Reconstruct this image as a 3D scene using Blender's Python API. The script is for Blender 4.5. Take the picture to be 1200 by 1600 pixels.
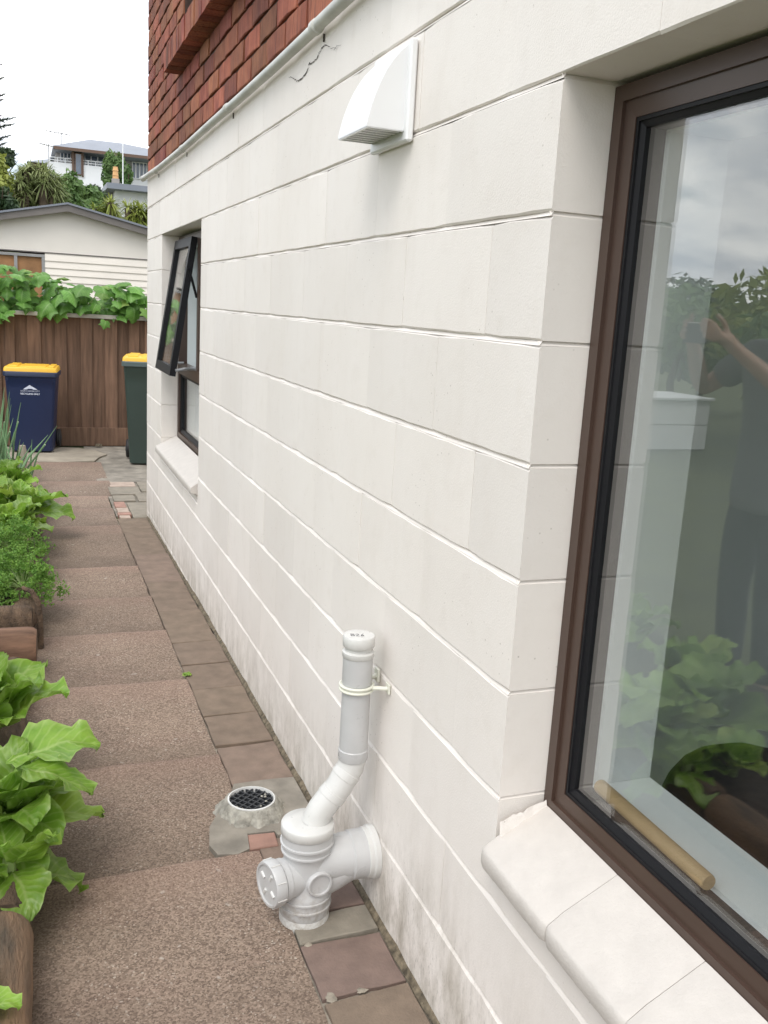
import bpy, bmesh, math, random
from mathutils import Vector, Matrix, Euler, Quaternion, noise
R = math.radians
for o in list(bpy.data.objects): bpy.data.objects.remove(o, do_unlink=True)
SC = bpy.context.scene
COL = SC.collection

# ------------------------------------------------------------------ camera
cam_d = bpy.data.cameras.new('camera')
cam = bpy.data.objects.new('camera', cam_d); COL.objects.link(cam); SC.camera = cam
cam_d.sensor_fit = 'HORIZONTAL'; cam_d.sensor_width = 36.0
cam_d.lens = 36.0 * 1456.84 / 1200.0
cam_d.clip_start = 0.02; cam_d.clip_end = 2000
yaw, pitch, roll = 0.3728, 0.2119, -0.0574
fwd = Vector((math.sin(yaw)*math.cos(pitch), math.cos(yaw)*math.cos(pitch), -math.sin(pitch)))
rgt = Vector((math.cos(yaw), -math.sin(yaw), 0)); dwn = fwd.cross(rgt)
r2 = rgt*math.cos(roll) + dwn*math.sin(roll); d2 = -rgt*math.sin(roll) + dwn*math.cos(roll)
CAMP = Vector((-0.7692, -1.3293, 1.4364))
M = Matrix((r2, -d2, -fwd)).transposed().to_4x4(); M.translation = CAMP
cam.matrix_world = M
SC.render.resolution_x = 768; SC.render.resolution_y = 1024

# ------------------------------------------------------------------ sky, sun, exposure
SUN_EL, SUN_AZ = R(56), R(222)          # azimuth clockwise from +y
SKYOFF = 5.5
world = bpy.data.worlds.new('World'); SC.world = world; world.use_nodes = True
nt = world.node_tree; nt.nodes.clear()
wo = nt.nodes.new('ShaderNodeOutputWorld'); bg = nt.nodes.new('ShaderNodeBackground')
sky = nt.nodes.new('ShaderNodeTexSky'); sky.sky_type = 'NISHITA'; sky.sun_disc = False
sky.sun_elevation = SUN_EL; sky.sun_rotation = SUN_AZ; sky.air_density = 1.0; sky.dust_density = 1.0
tc = nt.nodes.new('ShaderNodeTexCoord')
sep = nt.nodes.new('ShaderNodeSeparateXYZ'); nt.links.new(tc.outputs['Generated'], sep.inputs[0])
# project the view direction on a cloud deck: (x, y) / (z + 0.25)
addz = nt.nodes.new('ShaderNodeMath'); addz.operation = 'ADD'; addz.inputs[1].default_value = 0.28; nt.links.new(sep.outputs['Z'], addz.inputs[0])
mx = nt.nodes.new('ShaderNodeMath'); mx.operation = 'MAXIMUM'; mx.inputs[1].default_value = 0.12; nt.links.new(addz.outputs[0], mx.inputs[0])
cmb = nt.nodes.new('ShaderNodeCombineXYZ')
for k in 'XY':
    dv = nt.nodes.new('ShaderNodeMath'); dv.operation = 'DIVIDE'
    nt.links.new(sep.outputs[k], dv.inputs[0]); nt.links.new(mx.outputs[0], dv.inputs[1]); nt.links.new(dv.outputs[0], cmb.inputs[k])
nz = nt.nodes.new('ShaderNodeTexNoise'); nz.inputs['Scale'].default_value = 1.5; nz.inputs['Detail'].default_value = 6; nz.inputs['Roughness'].default_value = 0.55
shift = nt.nodes.new('ShaderNodeVectorMath'); shift.operation = 'ADD'; shift.inputs[1].default_value = (SKYOFF, 1.3, 0); nt.links.new(cmb.outputs[0], shift.inputs[0])
nt.links.new(shift.outputs[0], nz.inputs['Vector'])
cov = nt.nodes.new('ShaderNodeMapRange'); cov.inputs[1].default_value = 0.31; cov.inputs[2].default_value = 0.48; nt.links.new(nz.outputs[0], cov.inputs[0])
nz2 = nt.nodes.new('ShaderNodeTexNoise'); nz2.inputs['Scale'].default_value = 2.6; nz2.inputs['Detail'].default_value = 5
nt.links.new(shift.outputs[0], nz2.inputs['Vector'])
shade = nt.nodes.new('ShaderNodeMix'); shade.data_type = 'RGBA'
shade.inputs['A'].default_value = (7.0, 7.5, 8.4, 1); shade.inputs['B'].default_value = (12.2, 12.2, 12.2, 1)
sr = nt.nodes.new('ShaderNodeMapRange'); sr.inputs[1].default_value = 0.40; sr.inputs[2].default_value = 0.58; nt.links.new(nz2.outputs[0], sr.inputs[0])
nt.links.new(sr.outputs[0], shade.inputs['Factor'])
mixs = nt.nodes.new('ShaderNodeMix'); mixs.data_type = 'RGBA'
nt.links.new(cov.outputs[0], mixs.inputs['Factor']); nt.links.new(sky.outputs[0], mixs.inputs['A']); nt.links.new(shade.outputs['Result'], mixs.inputs['B'])
nt.links.new(mixs.outputs['Result'], bg.inputs['Color']); bg.inputs['Strength'].default_value = 0.1
nt.links.new(bg.outputs[0], wo.inputs[0])

sun_d = bpy.data.lights.new('sun', 'SUN'); sun_d.energy = 0.9; sun_d.angle = R(28); sun_d.color = (1.0, 0.96, 0.9)
sun = bpy.data.objects.new('sun', sun_d); COL.objects.link(sun)
sdir = Vector((math.sin(SUN_AZ)*math.cos(SUN_EL), math.cos(SUN_AZ)*math.cos(SUN_EL), math.sin(SUN_EL)))
sun.rotation_euler = sdir.to_track_quat('Z', 'Y').to_euler(); sun.location = (0, 0, 20)
SC.view_settings.view_transform = 'Standard'; SC.view_settings.look = 'None'
SC.view_settings.exposure = 0.85; SC.view_settings.gamma = 1; SC.view_settings.use_curve_mapping = False

# ------------------------------------------------------------------ mesh helpers
RNG = random.Random(7)
W = {}
class MB:
    def __init__(s): s.v = []; s.f = []; s.uv = None
    def add(s, vs, fs):
        b = len(s.v); s.v += [tuple(v) for v in vs]; s.f += [tuple(i+b for i in f) for f in fs]; return s
    def box(s, x0, x1, y0, y1, z0, z1):
        return s.add([(x0,y0,z0),(x1,y0,z0),(x1,y1,z0),(x0,y1,z0),(x0,y0,z1),(x1,y0,z1),(x1,y1,z1),(x0,y1,z1)],
              [(0,3,2,1),(4,5,6,7),(0,1,5,4),(1,2,6,5),(2,3,7,6),(3,0,4,7)])
    def bbox(s, x0, x1, y0, y1, z0, z1, b=.004):
        # box with chamfered vertical and horizontal edges (cage of 24 verts)
        c = [(x0,x1),(y0,y1),(z0,z1)]; bm = bmesh.new()
        bmesh.ops.create_cube(bm, size=1)
        for v in bm.verts: v.co = Vector([c[i][0] if v.co[i] < 0 else c[i][1] for i in range(3)])
        bmesh.ops.bevel(bm, geom=bm.edges[:], offset=b, segments=1, affect='EDGES', profile=.5)
        bm.verts.index_update()
        s.add([v.co for v in bm.verts], [[v.index for v in f.verts] for f in bm.faces]); bm.free(); return s
    def tube(s, pts, rad, n=16, caps=True):
        pts = [Vector(p) for p in pts]
        if not hasattr(rad, '__len__'): rad = [rad]*len(pts)
        vs = []; prev = None
        for i, p in enumerate(pts):
            t = (pts[min(i+1, len(pts)-1)] - pts[max(i-1, 0)]).normalized()
            if prev is None:
                a = Vector((0,0,1)) if abs(t.z) < .9 else Vector((1,0,0)); u = t.cross(a).normalized()
            else:
                u = (prev - t*prev.dot(t)).normalized()
            prev = u; w = t.cross(u)
            for k in range(n):
                a = 2*math.pi*k/n; vs.append(p + (u*math.cos(a) + w*math.sin(a))*rad[i])
        fs = []
        for i in range(len(pts)-1):
            for k in range(n):
                fs.append((i*n+k, i*n+(k+1)%n, (i+1)*n+(k+1)%n, (i+1)*n+k))
        if caps: fs.append(tuple(range(n-1, -1, -1))); fs.append(tuple((len(pts)-1)*n+k for k in range(n)))
        return s.add(vs, fs)
    def lathe(s, prof, org, axis=(0,0,1), n=32, caps=True):
        # prof: (r, h) along axis
        a = Vector(axis).normalized(); u = a.orthogonal().normalized(); w = a.cross(u); org = Vector(org)
        vs = []
        for r, h in prof:
            for k in range(n):
                t = 2*math.pi*k/n; vs.append(org + a*h + (u*math.cos(t) + w*math.sin(t))*r)
        fs = []
        for i in range(len(prof)-1):
            for k in range(n): fs.append((i*n+k, i*n+(k+1)%n, (i+1)*n+(k+1)%n, (i+1)*n+k))
        if caps: fs.append(tuple(range(n-1, -1, -1))); fs.append(tuple((len(prof)-1)*n+k for k in range(n)))
        return s.add(vs, fs)
    def prism(s, poly, y0, y1, plane='xz'):
        # polygon in a plane extruded along the remaining axis
        n = len(poly)
        def P(a, b, c):
            return {'xz': (a, c, b), 'yz': (c, a, b), 'xy': (a, b, c)}[plane]
        vs = [P(a, b, y0) for a, b in poly] + [P(a, b, y1) for a, b in poly]
        fs = [tuple(range(n-1, -1, -1)), tuple(range(n, 2*n))] + [(i, (i+1) % n, n+(i+1) % n, n+i) for i in range(n)]
        return s.add(vs, fs)
    def grid(s, fn, nu, nv):
        vs = [fn(i/nu, j/nv) for i in range(nu+1) for j in range(nv+1)]
        fs = [(i*(nv+1)+j, (i+1)*(nv+1)+j, (i+1)*(nv+1)+j+1, i*(nv+1)+j+1) for i in range(nu) for j in range(nv)]
        return s.add(vs, fs)
    def mesh(s, name, mat, smooth=False, recalc=True, autosm=None):
        me = bpy.data.meshes.new(name); me.from_pydata(s.v, [], s.f)
        if s.uv:
            uvl = me.uv_layers.new(name='UVMap')
            for l in me.loops: uvl.data[l.index].uv = s.uv[l.vertex_index]
        if recalc:
            bm = bmesh.new(); bm.from_mesh(me); bmesh.ops.recalc_face_normals(bm, faces=bm.faces[:]); bm.to_mesh(me); bm.free()
        if mat is not None: me.materials.append(mat)
        if smooth:
            me.polygons.foreach_set('use_smooth', [True]*len(me.polygons))
            if autosm:
                bm = bmesh.new(); bm.from_mesh(me)
                for e in bm.edges:
                    if len(e.link_faces) == 2 and e.calc_face_angle(0) > R(autosm): e.smooth = False
                bm.to_mesh(me); bm.free()
        me.update(); return me
    def build(s, name, mat, parent=None, smooth=False, autosm=35):
        return link(name, s.mesh(name, mat, smooth, autosm=autosm), parent)
def link(name, me, parent=None, loc=(0,0,0), rot=None, scale=None):
    """an object whose mesh is given around `loc` in WORLD space"""
    o = bpy.data.objects.new(name, me); COL.objects.link(o)
    loc = Vector(loc)
    if parent is not None: o.parent = parent; o.location = loc - W.get(parent, Vector())
    else: o.location = loc
    W[o] = loc
    if rot is not None:
        if isinstance(rot, Quaternion): o.rotation_mode = 'QUATERNION'; o.rotation_quaternion = rot
        else: o.rotation_euler = rot
    if scale is not None: o.scale = scale if hasattr(scale, '__len__') else (scale,)*3
    return o
def thing(name, loc, label, cat, group=None, parent=None):
    o = bpy.data.objects.new(name, None); COL.objects.link(o); o.empty_display_size = .1
    o.location = Vector(loc) - (W.get(parent, Vector()) if parent else Vector()); W[o] = Vector(loc)
    if parent: o.parent = parent
    if label: tag(o, label, cat, group)
    return o
def tag(o, label, cat=None, group=None, kind=None):
    if label: o['label'] = label
    if cat: o['category'] = cat
    if group: o['group'] = group
    if kind: o['kind'] = kind
    return o

# ------------------------------------------------------------------ materials
def nmat(name):
    m = bpy.data.materials.new(name); m.use_nodes = True; t = m.node_tree
    b = t.nodes['Principled BSDF']; return m, t, b
def mixrgb(t, fac, a, b, typ='MIX'):
    n = t.nodes.new('ShaderNodeMix'); n.data_type = 'RGBA'; n.blend_type = typ
    for s, v in (('Factor', fac), ('A', a), ('B', b)):
        if hasattr(v, 'is_output'): t.links.new(v, n.inputs[s])
        elif s == 'Factor': n.inputs[s].default_value = v
        else: n.inputs[s].default_value = (*v[:3], 1)
    return n.outputs['Result']
def ramp(t, src, lo, hi, a=0., b=1.):
    n = t.nodes.new('ShaderNodeMapRange'); n.inputs[1].default_value = lo; n.inputs[2].default_value = hi
    n.inputs[3].default_value = a; n.inputs[4].default_value = b; t.links.new(src, n.inputs[0]); return n.outputs[0]
def math_(t, op, a, b=None):
    n = t.nodes.new('ShaderNodeMath'); n.operation = op
    for i, v in enumerate((a, b)):
        if v is None: continue
        if hasattr(v, 'is_output'): t.links.new(v, n.inputs[i])
        else: n.inputs[i].default_value = v
    return n.outputs[0]
def pos(t, scale=(1,1,1)):
    g = t.nodes.new('ShaderNodeNewGeometry'); mp = t.nodes.new('ShaderNodeMapping'); mp.inputs['Scale'].default_value = scale
    t.links.new(g.outputs['Position'], mp.inputs[0]); return mp.outputs[0]
def tnoise(t, vec, scale, detail=4, rough=.55):
    n = t.nodes.new('ShaderNodeTexNoise'); n.inputs['Scale'].default_value = scale; n.inputs['Detail'].default_value = detail; n.inputs['Roughness'].default_value = rough
    t.links.new(vec, n.inputs['Vector']); return n.outputs[0]
def bump(t, b, src, strength, dist=.002):
    n = t.nodes.new('ShaderNodeBump'); n.inputs['Strength'].default_value = strength; n.inputs['Distance'].default_value = dist
    t.links.new(src, n.inputs['Height'])
    if b.inputs['Normal'].links: t.links.new(b.inputs['Normal'].links[0].from_socket, n.inputs['Normal'])
    t.links.new(n.outputs[0], b.inputs['Normal'])
def mat(name, col, rough=.6, var=.12, vs=6., bmp=0., bs=120., bd=.002, stretch=(1,1,1), rnd=0., metal=0., col2=None, spec=.5, hue=0.):
    m, t, b = nmat(name); p = pos(t, stretch)
    n = tnoise(t, p, vs)
    c2 = col2 or tuple(max(0, c*(1-var*2)) for c in col); c1 = tuple(min(1, c*(1+var*.6)) for c in col) if not col2 else col
    c = mixrgb(t, ramp(t, n, .3, .7), c2, c1)
    if rnd or hue:
        oi = t.nodes.new('ShaderNodeObjectInfo'); hs = t.nodes.new('ShaderNodeHueSaturation')
        t.links.new(c, hs.inputs['Color']); t.links.new(ramp(t, oi.outputs['Random'], 0, 1, 1-rnd, 1+rnd), hs.inputs['Value'])
        if hue:
            f = math_(t, 'FRACT', math_(t, 'MULTIPLY', oi.outputs['Random'], 13.7))
            t.links.new(ramp(t, f, 0, 1, .5-hue, .5+hue), hs.inputs['Hue'])
        c = hs.outputs[0]
    t.links.new(c, b.inputs['Base Color']); b.inputs['Roughness'].default_value = rough; b.inputs['Metallic'].default_value = metal
    b.inputs['Specular IOR Level'].default_value = spec
    if bmp: bump(t, b, tnoise(t, p, bs, 5, .6), bmp, bd)
    return m

def paint_mat():
    m, t, b = nmat('cream_painted_block'); p = pos(t)
    base = mixrgb(t, ramp(t, tnoise(t, p, 1.6, 3), .3, .7), (.785, .735, .68), (.835, .79, .742))
    oi = t.nodes.new('ShaderNodeObjectInfo'); hs = t.nodes.new('ShaderNodeHueSaturation')
    t.links.new(base, hs.inputs['Color']); t.links.new(ramp(t, oi.outputs['Random'], 0, 1, .95, 1.02), hs.inputs['Value']); base = hs.outputs[0]
    base = mixrgb(t, ramp(t, tnoise(t, pos(t, (3, 5, 2.0)), 2.4, 5, .65), .52, .80, 0, .17), base, (.60, .53, .45))
    base = mixrgb(t, ramp(t, tnoise(t, p, 13, 4, .6), .55, .75, 0, .16), base, (.60, .54, .47))
    # grime splashed up from the path: strongest in the first course and near the pipe, streaky
    sp = t.nodes.new('ShaderNodeSeparateXYZ'); g = t.nodes.new('ShaderNodeNewGeometry'); t.links.new(g.outputs['Position'], sp.inputs[0])
    low = ramp(t, math_(t, 'ADD', sp.outputs['Z'], ramp(t, math_(t, 'ABSOLUTE', math_(t, 'SUBTRACT', sp.outputs['Y'], .35)), .1, 1.0, -.10, 0)), .0, .42, 1, 0)
    st = ramp(t, tnoise(t, pos(t, (5, 7, 3.2)), 1.8, 7, .75), .40, .72)
    dirt = math_(t, 'MULTIPLY', math_(t, 'MULTIPLY', low, low), st)
    dirt = math_(t, 'MULTIPLY', dirt, .9)
    c = mixrgb(t, dirt, base, (.30, .265, .205))
    mold = math_(t, 'MULTIPLY', ramp(t, sp.outputs['Z'], .0, .3, 1, 0), ramp(t, tnoise(t, pos(t, (30, 60, 14)), 2, 5, .75), .55, .72))
    mold = math_(t, 'MULTIPLY', mold, ramp(t, sp.outputs['Y'], .2, 1.1, .8, .15))
    c = mixrgb(t, mold, c, (.11, .10, .075))
    # dark pin holes of the block face under the paint
    vo = t.nodes.new('ShaderNodeTexVoronoi'); vo.inputs['Scale'].default_value = 55; vo.inputs['Randomness'].default_value = 1; t.links.new(p, vo.inputs['Vector'])
    hole = math_(t, 'MULTIPLY', ramp(t, vo.outputs['Distance'], .05, .12, 1, 0), ramp(t, tnoise(t, p, 4, 2), .48, .62))
    c = mixrgb(t, math_(t, 'MULTIPLY', hole, .6), c, (.30, .26, .21))
    t.links.new(c, b.inputs['Base Color']); b.inputs['Roughness'].default_value = .62; b.inputs['Specular IOR Level'].default_value = .35
    bump(t, b, tnoise(t, p, 260, 4, .6), .32, .0018)
    bump(t, b, hole, -.5, .0015); bump(t, b, tnoise(t, p, 28, 3), .15, .003)
    return m
def brick_mat():
    m, t, b = nmat('rusticated_red_brick'); p = pos(t)
    oi = t.nodes.new('ShaderNodeObjectInfo')
    c = mixrgb(t, ramp(t, tnoise(t, p, 9, 4), .35, .68), (.25, .068, .038), (.41, .14, .074))
    streak = tnoise(t, pos(t, (60, 60, 3)), 1.6, 4, .65)
    c = mixrgb(t, ramp(t, streak, .46, .66, 0, .75), c, (.12, .035, .024))
    hs = t.nodes.new('ShaderNodeHueSaturation'); t.links.new(c, hs.inputs['Color'])
    t.links.new(ramp(t, oi.outputs['Random'], 0, 1, .62, 1.22), hs.inputs['Value'])
    f = math_(t, 'FRACT', math_(t, 'MULTIPLY', oi.outputs['Random'], 17.3)); t.links.new(ramp(t, f, 0, 1, .488, .512), hs.inputs['Hue'])
    t.links.new(hs.outputs[0], b.inputs['Base Color']); b.inputs['Roughness'].default_value = .85
    bump(t, b, streak, .9, .008); bump(t, b, tnoise(t, p, 160, 4, .7), .5, .003)
    return m
def aggregate_mat():
    m, t, b = nmat('exposed_aggregate_concrete'); p = pos(t)
    vo = t.nodes.new('ShaderNodeTexVoronoi'); vo.inputs['Scale'].default_value = 255; t.links.new(p, vo.inputs['Vector'])
    sp = t.nodes.new('ShaderNodeSeparateColor'); t.links.new(vo.outputs['Color'], sp.inputs[0])
    base = mixrgb(t, ramp(t, tnoise(t, p, 3.2, 4), .35, .65), (.178, .124, .089), (.258, .184, .135))
    base = mixrgb(t, ramp(t, tnoise(t, pos(t, (1.2, 4, 1)), 2.1, 3), .5, .7, 0, .5), base, (.215, .132, .10))
    c = mixrgb(t, ramp(t, sp.outputs[0], .1, .95, 0, 1), mixrgb(t, .55, base, (.06, .042, .032)), mixrgb(t, .42, base, (.46, .36, .28)))
    c = mixrgb(t, math_(t, 'MULTIPLY', ramp(t, sp.outputs[1], .955, .975), ramp(t, tnoise(t, p, 7, 2), .4, .6)), c, (.42, .36, .30))
    # mossy dampness along the garden side
    gx = t.nodes.new('ShaderNodeSeparateXYZ'); t.links.new(p, gx.inputs[0])
    damp = math_(t, 'MULTIPLY', ramp(t, gx.outputs['X'], -.80, -.52, 1, 0), ramp(t, tnoise(t, p, 5, 4), .3, .6))
    c = mixrgb(t, math_(t, 'MULTIPLY', damp, .55), c, (.075, .058, .042))
    wh = ramp(t, tnoise(t, p, 26, 3, .5), .70, .73)
    c = mixrgb(t, math_(t, 'MULTIPLY', wh, .6), c, (.45, .41, .36))
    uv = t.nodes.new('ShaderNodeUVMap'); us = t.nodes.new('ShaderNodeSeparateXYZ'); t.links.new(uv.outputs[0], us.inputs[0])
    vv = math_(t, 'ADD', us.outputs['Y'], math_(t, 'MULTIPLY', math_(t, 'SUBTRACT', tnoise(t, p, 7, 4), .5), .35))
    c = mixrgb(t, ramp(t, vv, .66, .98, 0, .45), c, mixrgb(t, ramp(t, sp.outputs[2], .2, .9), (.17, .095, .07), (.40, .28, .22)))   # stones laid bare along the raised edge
    c = mixrgb(t, ramp(t, vv, .32, .0, 0, .32), c, (.085, .065, .048))   # darker towards the low edge
    oi = t.nodes.new('ShaderNodeObjectInfo'); hs = t.nodes.new('ShaderNodeHueSaturation'); t.links.new(c, hs.inputs['Color'])
    t.links.new(ramp(t, oi.outputs['Random'], 0, 1, .86, 1.12), hs.inputs['Value']); c = hs.outputs[0]
    t.links.new(c, b.inputs['Base Color']); b.inputs['Roughness'].default_value = .88
    bump(t, b, vo.outputs['Distance'], -.75, .004); bump(t, b, tnoise(t, p, 22, 4), .4, .01)
    return m
def leaf_mat(name, dark, light, rib, trans=.25, rough=.45):
    m, t, b = nmat(name); p = pos(t)
    uv = t.nodes.new('ShaderNodeUVMap'); sp = t.nodes.new('ShaderNodeSeparateXYZ'); t.links.new(uv.outputs[0], sp.inputs[0])
    oi = t.nodes.new('ShaderNodeObjectInfo')
    c = mixrgb(t, ramp(t, tnoise(t, p, 18, 3), .3, .7), dark, light)
    ctr = math_(t, 'ABSOLUTE', math_(t, 'SUBTRACT', sp.outputs['X'], .5))
    ribf = ramp(t, ctr, .012, .05, 1, 0)
    c = mixrgb(t, math_(t, 'MULTIPLY', ribf, ramp(t, sp.outputs['Y'], .2, 1, .8, .15)), c, rib)
    vein = t.nodes.new('ShaderNodeTexWave'); vein.bands_direction = 'X'; vein.inputs['Scale'].default_value = 2.6; vein.inputs['Distortion'].default_value = 2.5; vein.inputs['Detail'].default_value = 2
    cv = t.nodes.new('ShaderNodeCombineXYZ'); t.links.new(math_(t, 'SUBTRACT', sp.outputs['Y'], math_(t, 'MULTIPLY', ctr, .55)), cv.inputs[0]); t.links.new(cv.outputs[0], vein.inputs['Vector'])
    c = mixrgb(t, ramp(t, vein.outputs['Fac'], .75, 1, 0, .28), c, rib)
    c = mixrgb(t, ramp(t, ctr, .40, .5, 0, .45), c, rib)
    f2 = math_(t, 'FRACT', math_(t, 'MULTIPLY', oi.outputs['Random'], 7.31))
    c = mixrgb(t, ramp(t, f2, .82, 1, 0, .35), c, (.42, .44, .07))
    hs = t.nodes.new('ShaderNodeHueSaturation'); t.links.new(c, hs.inputs['Color']); t.links.new(ramp(t, oi.outputs['Random'], 0, 1, .70, 1.18), hs.inputs['Value'])
    t.links.new(hs.outputs[0], b.inputs['Base Color']); b.inputs['Roughness'].default_value = rough
    bump(t, b, vein.outputs['Fac'], .25, .003); bump(t, b, tnoise(t, p, 60, 3), .3, .004)
    tr = t.nodes.new('ShaderNodeBsdfTranslucent'); t.links.new(hs.outputs[0], tr.inputs['Color'])
    ms = t.nodes.new('ShaderNodeMixShader'); ms.inputs[0].default_value = trans
    t.links.new(b.outputs[0], ms.inputs[1]); t.links.new(tr.outputs[0], ms.inputs[2]); t.links.new(ms.outputs[0], t.nodes['Material Output'].inputs['Surface'])
    return m
def foliage_mat(name, dark, light, trans=.3, sc=1.7):
    m, t, b = nmat(name); p = pos(t)
    c = mixrgb(t, ramp(t, tnoise(t, p, sc, 4), .32, .68), dark, light)
    t.links.new(c, b.inputs['Base Color']); b.inputs['Roughness'].default_value = .6
    tr = t.nodes.new('ShaderNodeBsdfTranslucent'); t.links.new(c, tr.inputs['Color'])
    ms = t.nodes.new('ShaderNodeMixShader'); ms.inputs[0].default_value = trans
    t.links.new(b.outputs[0], ms.inputs[1]); t.links.new(tr.outputs[0], ms.inputs[2]); t.links.new(ms.outputs[0], t.nodes['Material Output'].inputs['Surface'])
    return m
def glass_mat(name, tint=(.95, .965, .96), ior=2.0):
    # a thin pane: clear pass plus Fresnel mirror (both faces of the sheet)
    m, t, b = nmat(name); t.nodes.remove(b)
    fr = t.nodes.new('ShaderNodeFresnel'); ge = t.nodes.new('ShaderNodeNewGeometry')
    # the node inverts the index on back faces; undo that so both faces of the sheet reflect alike
    t.links.new(ramp(t, ge.outputs['Backfacing'], 0, 1, ior, 1/ior), fr.inputs['IOR'])
    tr = t.nodes.new('ShaderNodeBsdfTransparent'); tr.inputs[0].default_value = (*tint, 1)
    gl = t.nodes.new('ShaderNodeBsdfGlossy'); gl.inputs['Roughness'].default_value = 0.0; gl.inputs[0].default_value = (1, 1, 1, 1)
    ms = t.nodes.new('ShaderNodeMixShader'); t.links.new(fr.outputs[0], ms.inputs[0]); t.links.new(tr.outputs[0], ms.inputs[1]); t.links.new(gl.outputs[0], ms.inputs[2])
    t.links.new(ms.outputs[0], t.nodes['Material Output'].inputs['Surface']); return m
def pvc_mat(name, col):
    m, t, b = nmat(name); p = pos(t); g = t.nodes.new('ShaderNodeNewGeometry'); sp = t.nodes.new('ShaderNodeSeparateXYZ'); t.links.new(g.outputs['Position'], sp.inputs[0])
    c = mixrgb(t, ramp(t, tnoise(t, p, 18, 4), .3, .7), tuple(q*.93 for q in col), col)
    splash = math_(t, 'MULTIPLY', ramp(t, sp.outputs['Z'], .0, .13, 1, 0), ramp(t, tnoise(t, p, 55, 6, .7), .42, .66))
    c = mixrgb(t, math_(t, 'MULTIPLY', splash, .75), c, (.27, .22, .16))
    scuff = math_(t, 'MULTIPLY', ramp(t, tnoise(t, pos(t, (40, 40, 260)), 1.0, 3), .66, .72), ramp(t, tnoise(t, p, 9, 2), .5, .6))
    c = mixrgb(t, math_(t, 'MULTIPLY', scuff, .35), c, (.30, .28, .25))
    t.links.new(c, b.inputs['Base Color']); t.links.new(ramp(t, tnoise(t, p, 30, 3), .3, .7, .26, .46), b.inputs['Roughness']); return m
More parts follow.
